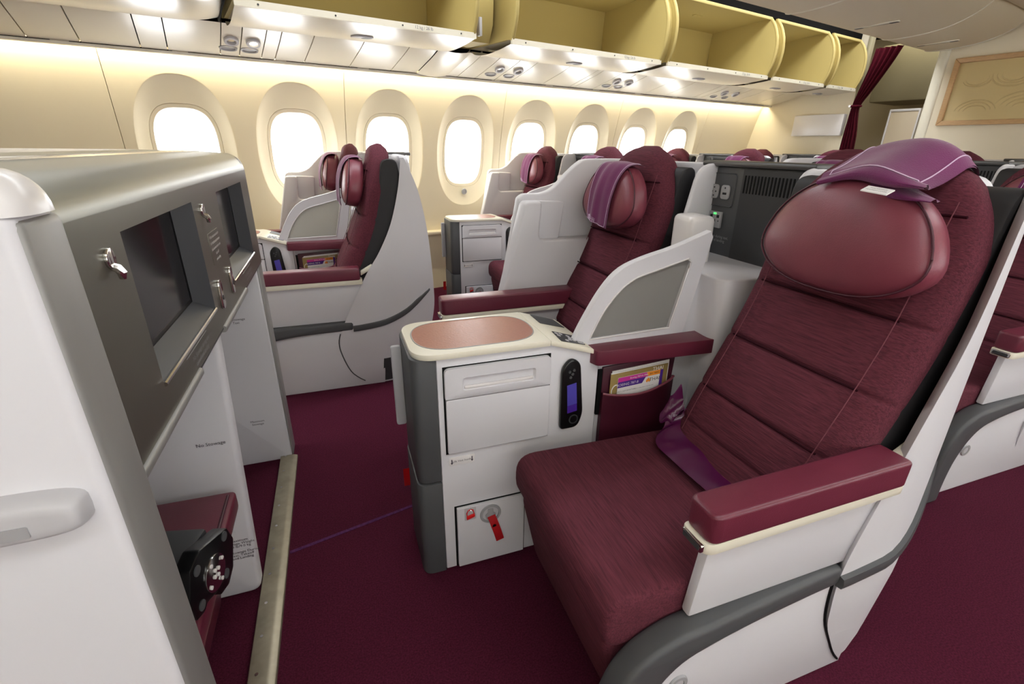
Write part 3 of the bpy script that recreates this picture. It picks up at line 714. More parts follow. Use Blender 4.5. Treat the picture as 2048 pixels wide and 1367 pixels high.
def near_seat(cy=.785):
    r = thing('business_seat', (.9, cy, 0), 'large burgundy business seat nearest the camera, cloth folded on its headrest', 'seat', 'business class seats')
    seat_common(r, cy, pdy=-.022)
    sh = obj('side_shell', leaf(), 'white_plastic', r, smooth=60)
    path = smooth_tab([(.978, .345), (1.03, .348), (1.15, .364), (1.26, .398), (1.34, .445), (1.415, .495)], 24); loops = []
    for i, (x, z) in enumerate(path):
        y = leaf_y(x, z); h = .017*(1-.8*max(0, (i-18)/6))
        loops.append([(x, y+.004, z-h), (x, y-.010, z-h*.8), (x, y-.013, z), (x, y-.010, z+h*.8), (x, y+.004, z+h)])
    obj('shell_rub_strip', MB().loft(loops), 'grey_plastic', sh, smooth=50)
    obj('shell_gap', MB().tube([(interp(LF, z)-.004, .514, z) for z in lin(.02, .33, 16)], .0032, 6), 'black_matte', r)
    # white back shell behind the seat
    bs = roundpoly([(cy-.12, .25), (cy+.285, .25), (cy+.285, 1.205), (cy-.12, 1.205)], [.0, .0, .06, .05], 6)
    obj('back_shell', MB().prism(bs, 'x', 1.385, 1.43, b=.012, fn=lambda x, y, z: (x-.085*max(0, (z-.8)/.4), y, z)), 'white_plastic', r)
    rim = roundpoly([(1.10, .55), (1.30, .55), (1.345, 1.205), (1.245, 1.205)], [.0, .0, .03, .05], 6)
    obj('wing_rim', MB().prism(rim, 'y', cy+.272, cy+.292, b=.009, seg=3), 'white_plastic', r)
    # fixed side: arch band, lower panel, upper panel, armrest
    y0, y1 = .484, .545
    outer = smooth_tab([(.985, .385), (.85, .388), (.60, .386), (.50, .372), (.425, .325), (.385, .235), (.372, .12), (.372, .002)], 36)
    inner = smooth_tab([(.455, .002), (.455, .11), (.470, .20), (.51, .275), (.575, .318), (.70, .333), (.88, .335), (.985, .332)], 36)
    obj('side_band', MB().prism(outer+inner, 'y', lambda x, z: y0+.025*max(0, (x-.6)/.44), y1, b=.013, seg=3, ang=.6), 'grey_plastic', r, smooth=45)
    lo = inner + [(1.10, .33), (1.13, .15), (1.115, .002)]
    lp_ = obj('lower_panel', MB().prism(lo, 'y', .516, .545, ang=.6, b=.003), 'white_plastic', r, smooth=40)
    bt = obj('release_button', MB().ring((.572, .5165, .192), (0, -1, 0), .024, .014, .006), 'socket_grey', lp_); obj('button_core', MB().cyl((.572, .516, .192), (0, -1, 0), .013, .004), 'light_grey', bt)
    obj('upper_panel', MB().prism([(.566, .387), (.586, .588), (1.095, .588), (1.03, .387)], 'y', .518, .542, b=.006), 'white_plastic', r)
    tr = roundpoly([(.538, .483), (1.05, .488), (1.05, .555), (.538, .550)], [.025, .01, .01, .012], 5)
    obj('arm_trim', MB().prism(tr, 'z', .587, .611, b=.003), 'cream', r)
    obj('arm_link', MB().box(1.045, 1.105, .515, .540, .625, .648, b=.004, fn=lambda x, y, z: (x, y, z+(x-1.045)*.55)), 'cream', r)
    pd = roundpoly([(.543, .480), (1.040, .482), (1.040, .556), (.543, .552)], [.022, .012, .012, .02], 5)
    obj('arm_pad', MB().prism(pd, 'z', .611, .674, b=.026, seg=5), 'leather_arm', r, smooth=60)
    ec = obj('arm_end_cap', MB().prism(rrect(.490, .543, .592, .609, .005), 'x', .533, .5395, b=.001), 'chrome', r)
    obj('cap_plate', MB().prism(rrect(.495, .538, .595, .606, .003), 'x', .5322, .5335), 'dark_grey', ec)
    return r
NS = near_seat()

def far_seat(cy=1.755):
    r = thing('business_seat', (.9, cy, 0), 'burgundy business seat behind the console with a purple cloth on its pillow', 'seat', 'business class seats')
    seat_common(r, cy)
    # tall side wing with stepped niche
    y = 2.0
    up = smooth_tab([(.745, 1.048), (.775, 1.064), (.85, 1.066), (.91, 1.09), (.965, 1.142), (1.02, 1.188), (1.075, 1.206), (1.28, 1.207), (1.345, 1.205)], 30)
    wing = [(.60, .10), (.665, .60)] + up + [(1.43, .9), (1.44, .10)]
    wo = obj('side_wing', MB().prism(wing, 'y', y, y+.045, b=.010, seg=3, ang=.6), 'white_plastic', r, smooth=45)
    fr = roundpoly([(.625, .55), (1.25, .55), (1.25, .878), (.815, .878), (.826, 1.040), (.748, 1.040)], [0, 0, .0, .03, .02, .02], 5)
    obj('wing_step', MB().prism(fr, 'y', y-.075, y+.002, b=.012, seg=3, ang=.6), 'white_plastic', wo, smooth=45)
    md = roundpoly([(.80, .875), (.925, .875), (.945, 1.034), (.81, 1.040)], [0, .015, .015, 0], 4)
    obj('wing_step', MB().prism(md, 'y', y-.038, y+.002, b=.010, seg=3), 'white_plastic', wo, smooth=45)
    obj('lower_side', MB().prism([(.42, .002), (1.30, .002), (1.30, .56), (.62, .56), (.585, .50), (.50, .50), (.47, .35)], 'y', y-.07, y-.03, b=.006), 'white_plastic', r)
    obj('side_band', MB().box(.46, 1.3, y-.085, y-.068, .33, .37, b=.004), 'grey_plastic', r)
    pd = roundpoly([(.362, y-.155), (1.02, y-.155), (1.02, y-.075), (.362, y-.075)], [.02, .01, .01, .02], 5)
    obj('arm_trim', MB().prism(pd, 'z', .585, .606, b=.004), 'cream', r)
    obj('arm_pad', MB().prism(pd, 'z', .606, .672, b=.018, seg=4), 'leather_arm', r, smooth=60)
    ec = obj('arm_end_cap', MB().prism(rrect(y-.145, y-.085, .589, .603, .004), 'x', .356, .363), 'chrome', r)
    obj('arm_support', MB().prism([(.53, .35), (.50, .587), (1.10, .587), (1.10, .35)], 'y', y-.13, y-.10, b=.004), 'light_grey', r)
    bs = roundpoly([(cy-.285, .05), (cy+.285, .05), (cy+.285, 1.205), (cy-.285, 1.205)], [.0, .0, .05, .06], 6)
    obj('back_shell', MB().prism(bs, 'x', 1.385, 1.43, b=.012, fn=lambda x, y, z: (x-.085*max(0, (z-.8)/.4), y, z)), 'white_plastic', r)
    rim = roundpoly([(1.12, .70), (1.30, .70), (1.345, 1.205), (1.225, 1.205)], [.0, .0, .03, .06], 6)
    obj('wing_rim', MB().prism(rim, 'y', cy-.292, cy-.272, b=.009, seg=3), 'white_plastic', r)
    return r
FS = far_seat()

# satin belt ribbon lying in the crease of the near seat
rb = thing('seat_ribbon', (.86, .9, .45), 'shiny purple satin ribbon tucked along the back of the nearest seat', 'ribbon')
P = smooth_tab([(0, 0), (1, 1)], 2)
pa = [((.885, 1.032, .520), (.915, 1.028, .565)), ((.866, 1.022, .500), (.915, 1.008, .535)), ((.850, 1.008, .480), (.905, .992, .508)), ((.815, .990, .468), (.882, .975, .492)), ((.788, .95, .4655), (.872, .930, .486)), ((.785, .88, .4655), (.872, .865, .486)), ((.785, .80, .4655), (.870, .79, .474)), ((.79, .70, .4655), (.866, .68, .468)), ((.80, .60, .4655), (.862, .60, .466))]
mb = MB(); A_ = smooth_tab([q[0] for q in pa], 40); B_ = smooth_tab([q[1] for q in pa], 40)
obj('band', mb.grid(lambda i, k: tuple(Vector(A_[int(i)])*(1-k)+Vector(B_[int(i)])*k + Vector((0, 0, .010*math.sin(math.pi*k)*math.sin(i*.33)**2))), range(40), lin(0, 1, 6)), 'purple_satin', rb, smooth=80)
kn = [((.884, 1.040, .540), (.908, 1.030, .600)), ((.868, 1.046, .515), (.918, 1.020, .560)), ((.852, 1.034, .490), (.900, 1.002, .525)), ((.868, 1.006, .488), (.910, .988, .540))]
A2 = smooth_tab([q[0] for q in kn], 16); B2 = smooth_tab([q[1] for q in kn], 16)
obj('knot', MB().grid(lambda i, k: tuple(Vector(A2[int(i)])*(1-k)+Vector(B2[int(i)])*k + Vector((-.012*math.sin(math.pi*k), 0, .008*math.sin(k*7+i)))), range(16), lin(0, 1, 8)), 'purple_satin', rb, smooth=80)

# cloths on the head pillows
def pillow_front(cy, h):       # centre line of a cloth over the pillow, h along its length
    pts = smooth_tab([(.985, .968), (.984, .985), (.986, 1.04), (.994, 1.10), (1.014, 1.158), (1.045, 1.196), (1.085, 1.204), (1.112, 1.195)], 40)
    return pts
def hung_cloth(cy, label, skew=.10, logo=True):
    r = thing('headrest_cloth', (1.0, cy, .95), label, 'headrest cloth', 'headrest cloths')
    pts = pillow_front(cy, 0); n = len(pts)
    def P(i, t, lift=0):
        x, z = pts[int(i)]; f = int(i)/(n-1)
        y = cy - .012 + t*(.082+.014*f) + skew*(1-f)*.10 - skew*.25*f
        wv = .0035*math.sin(t*5+f*3)+.003*math.sin(t*9)
        return (x - lift - wv + .012*t*t*(1-f), y, z + .012*t*(1-f) + lift*.3 - .010*t*t*f)
    mb = MB(); ts = lin(-1, 1, 13)
    mb.grid(lambda i, t: P(i, t), range(n), ts); mb.grid(lambda i, t: P(i, t, .0025), range(n), ts)
    cl = obj('cloth', mb, 'purple_cloth', r, smooth=80)
    path = [P(i, -.86, .0036) for i in range(n-4, 1, -1)] + [P(1.5, t, .0036) for t in lin(-.86, .86, 9)] + [P(i, .86, .0036) for i in range(2, n-4)]
    obj('border_stitching', MB().tube(path, .0011, 4), 'thread', cl)
    if logo:
        mb = text(MB(), 'THAI', .026, P(5, .12, .0042), Vector(P(5, -.5))-Vector(P(5, .5)), Vector(P(7, 0))-Vector(P(4, 0)))
        q = Vector(P(5, .60, .0042)); xd = (Vector(P(5, -.5))-Vector(P(5, .5))).normalized(); yd = (Vector(P(7, 0))-Vector(P(4, 0))).normalized()
        for k in range(5):
            a = k*1.256; c_ = q + xd*math.cos(a)*.007 + yd*math.sin(a)*.007
            mb.add([c_ + xd*.005*math.cos(b) + yd*.005*math.sin(b) for b in lin(0, 6.28, 7)[:-1]], [tuple(range(6))])
        obj('logo', mb, 'thread', cl)
    return r
CF = hung_cloth(1.765, 'purple cloth hanging over the pillow of the seat behind the console')
def flat_cloth(cy):
    r = thing('headrest_cloth', (1.1, cy, 1.2), 'purple cloth folded flat on top of the nearest headrest, white tag showing', 'headrest cloth', 'headrest cloths')
    pts = smooth_tab([(1.030, 1.192), (1.026, 1.203), (1.042, 1.216), (1.085, 1.234), (1.125, 1.254), (1.165, 1.274), (1.20, 1.276), (1.225, 1.262)], 36)
    def P(i, t, lift=0):
        x, z = pts[int(i)]; f = i/35; y = cy+.004+t*.112 + .03*(f-.5)
        return (x+.006*math.sin(t*3), y, z-.010*t*t-.045*t*t*f+lift+.004*math.sin(t*4+f*5) + (.008*t if f > .3 else 0))
    mb = MB(); ts = lin(-1, 1, 21)
    mb.grid(lambda i, t: P(i, t), range(36), ts); mb.grid(lambda i, t: P(i, t, .003), range(36), ts)
    cl = obj('cloth', mb, 'purple_cloth', r, smooth=80)
    def P2(i, t): x, y, z = P(i, t); return (x+.020-.01*(1-i/12), y-.010, z-.022)
    obj('under_fold', MB().grid(lambda i, t: P2(i, t), range(13), ts), 'purple_cloth', cl, smooth=80)
    path = [P(i, -.84, .0042) for i in range(32, 10, -1)] + [P(10, t, .0042) for t in lin(-.84, .84, 12)] + [P(i, .84, .0042) for i in range(11, 33)]
    obj('border_stitching', MB().tube(path, .0014, 4), 'thread', cl)
    c0 = Vector((1.014, cy-.045, 1.183)); xd = Vector((.10, -1, -.10)).normalized(); yd = Vector((-.75, 0, -.30)).normalized()
    tg = MB().add([c0+xd*a+yd*b+Vector((0, 0, h)) for h in (0, .002) for a, b in ((-.020, 0), (.030, 0), (.030, .022), (-.020, .022))], [(0, 1, 2, 3), (4, 5, 6, 7), (0, 1, 5, 4), (1, 2, 6, 5), (2, 3, 7, 6), (3, 0, 4, 7)])
    to = obj('care_tag', tg, 'paper_white', cl)
    mb = MB()
    for k, t in enumerate(('THAI AIRWAYS', 'HEADREST COVER')): text(mb, t, .0048, c0+xd*.005+yd*(.008+.007*k)+Vector((0, 0, .0026)), xd, -yd)
    obj('tag_text', mb, 'print_grey', to)
    mb = text(MB(), 'THAI', .02, P(26, -.55, .0045), (0, -1, 0), Vector(P(29, 0))-Vector(P(25, 0))); obj('logo', mb, 'thread', cl)
    return r
CN = flat_cloth(.735)

# ------------------------------------------------------------------ console between the seats
def console():
    r = thing('seat_console', (.42, 1.265, 0), 'grey and white console with brown inlaid table top beside the nearest seat', 'console', 'seat consoles')
    YN, YF = 1.142, 1.388
    obj('body', MB().prism([(.202, .006), (.69, .006), (.69, .680), (.655, .694), (.525, .735), (.202, .735)], 'y', YN, YF, b=.004), 'white_plastic', r)
    nose = lambda g: roundpoly([(.202, YN+.002-g), (.202, YF-.002+g), (.135-g, YF-.002+g), (.135-g, YN+.002-g)], [0, 0, .05, .05], 7)
    obj('nose_upper', MB().prism(nose(0), 'z', .345, .735, b=.002), 'grey_plastic', r, smooth=30)
    obj('nose_lower', MB().prism(nose(.003), 'z', .001, .340, b=.003), 'grey_plastic', r, smooth=30)
    # table top with inlay
    tp = roundpoly([(.140, 1.130), (.525, 1.130), (.525, 1.397), (.140, 1.397)], [.07, .004, .004, .07], 9)
    tt = obj('table_top', MB().prism(tp, 'z', .735, .752, b=.004), 'cream', r, smooth=30)
    il = roundpoly([(.160, 1.158), (.512, 1.158), (.512, 1.376), (.160, 1.376)], [.105, .105, .105, .105], 12)
    obj('inlay_rim', MB().tube([(x, y, .7515) for x, y in il], .0022, 6, closedpath=True), 'brushed_edge', tt)
    obj('leather_inlay', MB().prism(il, 'z', .7512, .7526), 'tray_leather', tt)
    sl = MB().prism([(.525, .736), (.525, .752), (.655, .712), (.672, .700), (.672, .690), (.655, .695)], 'y', 1.130, 1.397, b=.003)
    sp = obj('control_slope', sl, 'cream', r)
    def on(x, y, h=0): return (x, y, .752-(x-.525)*.3077+h)
    cp = obj('control_pad', MB().prism(roundpoly([(.562, 1.142), (.645, 1.150), (.652, 1.225), (.570, 1.230)], .004, 2), 'z', 0, .0012, fn=lambda x, y, z: on(x, y, z+.0004)), 'dark_grey', sp)
    for (x, y) in ((.578, 1.213), (.592, 1.213), (.578, 1.194), (.612, 1.205), (.612, 1.190), (.604, 1.172), (.617, 1.172), (.630, 1.160), (.639, 1.160), (.588, 1.158)):
        obj('touch_key', MB().prism(superell(.0058, .0075, 2, 14), 'z', 0, .0008, fn=lambda a, b, h: on(x+a, y+b, h+.0016)), 'light_grey', cp)
    obj('control_pad', MB().prism(roundpoly([(.562, 1.30), (.652, 1.305), (.645, 1.385), (.562, 1.388)], .004, 2), 'z', 0, .0012, fn=lambda x, y, z: on(x, y, z+.0004)), 'dark_grey', sp)
    # drawer, flap and life vest door on the near face
    L_ = lambda y, *q: [(x, y, z) for x, z in rrect(*q, 5)]
    dr = obj('drawer', MB().loft([L_(YN-.001, .220, .528, .616, .706, [.002, .002, .016, .016]), L_(YN-.012, .220, .528, .616, .706, [.002, .002, .016, .016]), L_(YN-.013, .221, .527, .617, .705, .012), L_(YN-.013, .268, .482, .638, .676, .010), L_(YN-.0105, .270, .480, .640, .674, .009), L_(YN-.004, .274, .476, .648, .672, .006)]), 'white_plastic', r, smooth=30)
    obj('drawer_handle', MB().box(.274, .476, YN-.0118, YN-.0045, .6405, .650, b=.003), 'white_gloss', dr)
    gp = lambda x0, x1, z0, z1: MB().box(x0, x1, YN-.0015, YN+.002, z0, z1)
    obj('drawer_gap', gp(.217, .531, .435, .709), 'black_matte', r)
    fl = obj('flap', MB().prism(rrect(.222, .528, .441, .612, .004, 3), 'y', YN-.010, YN-.001, b=.0025), 'white_plastic', r)
    lb = obj('vest_label', MB().prism(rrect(.224, .300, .394, .422, .003, 3), 'y', YN-.003, YN, b=.0008), 'white_gloss', r)
    mb = text(MB(), 'Life Vest Inside', .0092, (.262, YN-.0034, .408), (1, 0, 0), (0, 0, 1))
    for x in (.232, .292): mb.add([(x+a, YN-.0034, .408+b) for a, b in ((-.0014, .008), (.0014, .008), (.0014, -.003), (.004, -.003), (0, -.009), (-.004, -.003), (-.0014, -.003))], [tuple(range(7))])
    obj('label_text', mb, 'print_dark', lb)
    obj('door_gap', gp(.234, .462, .010, .244), 'black_matte', r)
    do = obj('vest_door', MB().prism(rrect(.240, .456, .014, .240, .003, 3), 'y', YN-.012, YN-.001, b=.003), 'white_plastic', r)
    yd = YN-.012
    obj('seal_recess', MB().prism(rrect(.262, .298, .192, .238, .004, 3), 'y', yd-.0008, yd+.001), 'light_grey', do)
    lk = obj('finger_lock', MB().ring((.344, yd, .198), (0, -1, 0), .034, .026, .004), 'socket_grey', do)
    obj('lock_cup', MB().cyl((.344, yd, .198), (0, -1, 0), .0255, .0012), 'light_grey', lk)
    obj('lock_tongue', MB().prism(roundpoly([(.332, .176), (.356, .176), (.362, .196), (.353, .204), (.353, .218), (.335, .218), (.335, .204), (.326, .196)], .004, 3), 'y', yd-.0036, yd-.001, b=.001), 'socket_grey', lk)
    # red strap hanging out of the lock
    pa = smooth_tab([(.345, .192), (.352, .170), (.362, .135), (.372, .096)], 14)
    sm = MB()
    for off in (0, -.002): sm.grid(lambda i, t: (pa[int(i)][0]+t*.0125, yd-.005-.008*math.sin(i/13*2.2)+off, pa[int(i)][1]+t*.003), range(14), lin(-1, 1, 3))
    sg = obj('red_strap', sm, 'red_tag', lk, smooth=60); obj('strap_rivet', MB().cyl((.353, yd-.010, .158), (0, -1, 0), .006, .004, 14), 'black_plastic', lk)
    # red plastic seal
    ps = obj('seal_body', MB().prism(roundpoly([(.268, .197), (.294, .205), (.293, .216), (.267, .210)], .002, 2), 'y', yd-.006, yd-.002, b=.0008), 'red_plastic', do)
    obj('seal_loop', MB().tube([(.2695, yd-.004, .210), (.268, yd-.004, .221), (.273, yd-.004, .231), (.281, yd-.004, .234), (.288, yd-.004, .230), (.2915, yd-.004, .214)], .0018, 6), 'red_plastic', ps)
    obj('seal_hook', MB().tube([(.281, yd, .238), (.281, yd-.005, .237), (.281, yd-.006, .231)], .0016, 6), 'chrome', ps)
    # folded leaf on the far side of the nose and the hardware of the far door
    obj('folded_leaf', MB().prism(rrect(.105, .135, .44, .705, .008, 4), 'y', 1.335, 1.352, b=.004), 'light_grey', r)
    fs = MB()
    for off in (0, -.002): fs.grid(lambda i, t: (.150+off, 1.396+.010*math.sin(i/5), .215-.012*i), range(7), lin(-1, 1, 2)) if False else fs.grid(lambda i, t: (.128+.010*t+off, 1.402+.006*math.sin(i*.5), .225-.012*i), range(7), lin(-1, 1, 2))
    obj('red_strap', fs, 'red_tag', r)
    return r
CON = console()
def handset():
    r = thing('seat_handset', (.60, 1.13, .5), 'black entertainment handset with purple screen docked in the near console', 'handset', 'entertainment handsets')
    Y = 1.142
    sh = lambda a, b: roundpoly([(.566, .455), (.625, .455), (.640, .500), (.622, .672), (.592, .690), (.563, .660)], [.012, .02, .02, .028, .03, .025], 5)
    obj('body', MB().prism(sh(0, 0), 'y', Y-.016, Y-.0005, b=.005, seg=3), 'black_plastic', r, smooth=50)
    obj('screen', MB().prism([(.585, .535), (.616, .540), (.610, .610), (.580, .604)], 'y', Y-.0172, Y-.0162), 'handset_screen', r)
    obj('screen_footer', MB().prism([(.586, .510), (.6175, .515), (.616, .539), (.585, .534)], 'y', Y-.0172, Y-.0162), 'handset_screen_low', r)
    for x, z in ((.586, .648), (.596, .640), (.590, .630), (.600, .652)): obj('button', MB().cyl((x, Y-.0155, z), (0, -1, 0), .0042, .003, 12), 'grey_plastic', r)
    obj('dial', MB().ring((.608, Y-.0155, .486), (0, -1, 0), .016, .012, .002), 'dark_grey', r)
    return r
HS = handset()

# ------------------------------------------------------------------ divider with armrest and pocket
def divider():
    r = thing('seat_divider', (.85, 1.19, 0), 'white arched divider with frosted pane and leather armrest by the nearest seat', 'divider', 'seat dividers')
    out = smooth_tab([(.612, .705), (.645, .775), (.70, .868), (.755, .925), (.83, .955), (.93, .980), (1.055, 1.022)], 26) + [(1.068, 1.02), (1.005, .705)]
    inn = smooth_tab([(.668, .722), (.70, .790), (.745, .852), (.80, .895), (.88, .918), (.985, .945)], 20) + [(.998, .938), (.948, .728)]
    # frame: ring between the two outlines, with thickness
    no = 48
    def resample(P, n):
        P = [Vector(p) for p in P]; L = [0]
        for a, b in zip(P, P[1:]+P[:1]): L.append(L[-1]+(b-a).length)
        o = []; Q = P+P[:1]
        for k in range(n):
            t = L[-1]*k/n; j = max(i for i in range(len(P)) if L[i] <= t+1e-9); f = (t-L[j])/(L[j+1]-L[j]); o.append(Q[j].lerp(Q[j+1], f))
        return o
    # match corner to corner by three stretches: arch, rear post, sill
    def stretch(P, k): return [P[:k], [P[k-1], P[k], P[k+1]], [P[k+1], P[0]]]
    def resamp_open(P, n):
        P = [Vector(p) for p in P]; L = [0]
        for a, b in zip(P, P[1:]): L.append(L[-1]+(b-a).length)
        o = []
        for k in range(n):
            t = L[-1]*k/n; j = max(i for i in range(len(P)-1) if L[i] <= t+1e-9); o.append(P[j].lerp(P[j+1], (t-L[j])/max(1e-9, L[j+1]-L[j])))
        return o
    O = sum((resamp_open(q, n) for q, n in zip(stretch(out, 26), (30, 12, 12))), []); I = sum((resamp_open(q, n) for q, n in zip(stretch(inn, 20), (30, 12, 12))), [])
    ya, yb = 1.172, 1.198
    mb = MB().loft([[(x, yb, z) for x, z in I], [(x, yb, z) for x, z in O], [(x, yb-.004, z+.002) for x, z in O], [(x, ya+.004, z+.002) for x, z in O], [(x, ya, z) for x, z in O], [(x, ya, z) for x, z in I], [(x, yb, z) for x, z in I]], True, False)
    f = obj('frame', mb, 'white_plastic', r, smooth=40)
    obj('frosted_pane', MB().prism([tuple(p) for p in I], 'y', 1.182, 1.188), 'frosted', f)
    obj('pane_bead', MB().tube([(x, ya-.001, z) for x, z in I], .0028, 6, closedpath=True), 'white_gloss', f)
    pd = roundpoly([(.668, 1.112), (1.100, 1.085), (1.075, 1.172), (.650, 1.172)], [.012, .03, .004, .004], 5)
    obj('arm_pad', MB().prism(pd, 'z', .660, .706, b=.010, seg=3), 'leather_arm', r, smooth=50)
    obj('inner_wall', MB().box(.70, 1.15, 1.160, 1.20, .006, .66, b=.002), 'light_grey', r)
    obj('rear_post', MB().box(.985, 1.0, 1.148, 1.162, .006, .66, b=.003, fn=lambda x, y, z: (x+.09*(z/.66), y, z)), 'white_plastic', r)
    obj('slot', MB().box(.699, .712, 1.152, 1.162, .47, .625), 'black_matte', r)
    pk = [(.712, .30), (.955, .30), (.975, .644), (.712, .632)]
    po = obj('pocket', MB().prism(pk, 'y', 1.150, 1.160, b=.003), 'leather_dark', r)
    # pocket front with a sagging top edge, bulged
    us = lin(0, 1, 15); vs = lin(0, 1, 10)
    def PF(u, v, o=0):
        x = .712+.258*u; top = .548+.022*u-.018*math.sin(math.pi*u); z = .30+(top-.30)*v
        return (x, 1.150-(.010+.022*math.sin(math.pi*u)**.6*(.35+.65*v))-o, z)
    mb = MB().grid(lambda u, v: PF(u, v), us, vs); mb.grid(lambda u, v: (PF(u, v)[0], PF(u, v)[1]+.004, PF(u, v)[2]), us, vs)
    for u in (0, 1): mb.grid(lambda v, t: (PF(u, v)[0], 1.150-(1.150-PF(u, v)[1])*t, PF(u, v)[2]), vs, [0, 1])
    pf = obj('pocket_front', mb, 'leather_dark', po, smooth=60)
    obj('pocket_hem', MB().tube([PF(u, 1) for u in us], .004, 6), 'leather', pf)
    return r
DIV = divider()
def magazine():
    r = thing('magazine', (.84, 1.142, .42), 'gold airline magazine standing in the pocket beside the nearest seat', 'magazine', 'airline magazines')
    T_ = lambda x, y, z: (x, y, z+(x-.84)*.055)
    for k in range(2): obj('pages', MB().box(.738+.006*k, .944+.006*k, 1.1425+.004*k, 1.1455+.004*k, .34, .617+.005*k, fn=T_), 'paper_white', r)
    obj('cover', MB().box(.735, .942, 1.1395, 1.1423, .34, .614, b=.0008, fn=T_), 'paper_gold', r)
    mb = text(MB(), 'THAI', .018, T_(.905, 1.1392, .604), (1, 0, .055), (0, 0, 1)); obj('title', mb, 'paper_white', r)
    mb = MB().tube([T_(.757+.016*math.cos(a), 1.1391, .556+.020*math.sin(a)) for a in lin(1.5, 4.8, 12)], .0018, 4); obj('ring_print', mb, 'paper_white', r)
    return r
MAG = magazine()
def card():
    r = thing('safety_card', (.84, 1.137, .42), 'white and purple safety card in front of the gold magazine by the nearest seat', 'safety card', 'safety cards')
    T_ = lambda x, y, z: (x, y, z+(x-.84)*.055)
    obj('sheet', MB().box(.760, .912, 1.1362, 1.1378, .40, .600, fn=T_), 'paper_white', r)
    def flat(nm, pts, m, y=1.1359): obj(nm, MB().add([T_(x, y, z) for x, z in pts], [tuple(range(len(pts)))]), m, r)
    flat('pink_band', [(.760, .585), (.868, .585), (.862, .600), (.760, .600)], 'print_pink')
    flat('orange_band', [(.868, .585), (.912, .585), (.912, .600), (.862, .600)], 'print_orange')
    flat('purple_band', [(.760, .565), (.848, .565), (.860, .585), (.760, .585)], 'print_purple')
    flat('purple_edge', [(.912, .40), (.924, .40), (.924, .598), (.912, .598)], 'print_purple', 1.1372)
    Z = (0, 0, 1); X = (1, 0, .055)
    obj('model_text', text(MB(), 'BOEING 787-8', .0125, T_(.795, 1.1356, .574), X, Z), 'paper_white', r)
    obj('band_text', text(MB(), 'Boeing 787-8 (788)', .0085, T_(.835, 1.1356, .592), X, Z), 'paper_white', r)
    obj('seat_text', text(MB(), 'B/C 9003', .0085, T_(.890, 1.1356, .592), X, Z), 'print_dark', r)
    obj('brand_text', text(MB(), 'THAI', .017, T_(.893, 1.1356, .571), X, Z), 'print_dark', r)
    obj('info_text', text(text(MB(), 'SAFETY INFORMATION', .007, T_(.790, 1.1356, .551), X, Z), 'for your safety please read this card', .005, T_(.855, 1.1356, .551), X, Z), 'print_grey', r)
    mb = MB()
    for k in range(3):
        c_ = Vector(T_(.866+.004*k, 1.1356, .571+(.003 if k == 1 else -.001))); mb.add([c_+Vector((.004*math.cos(a), 0, .006*math.sin(a))) for a in lin(0, 6.28, 9)[:-1]], [tuple(range(8))])
    obj('brand_mark', mb, 'print_orange', r)
    return r
CARD = card()

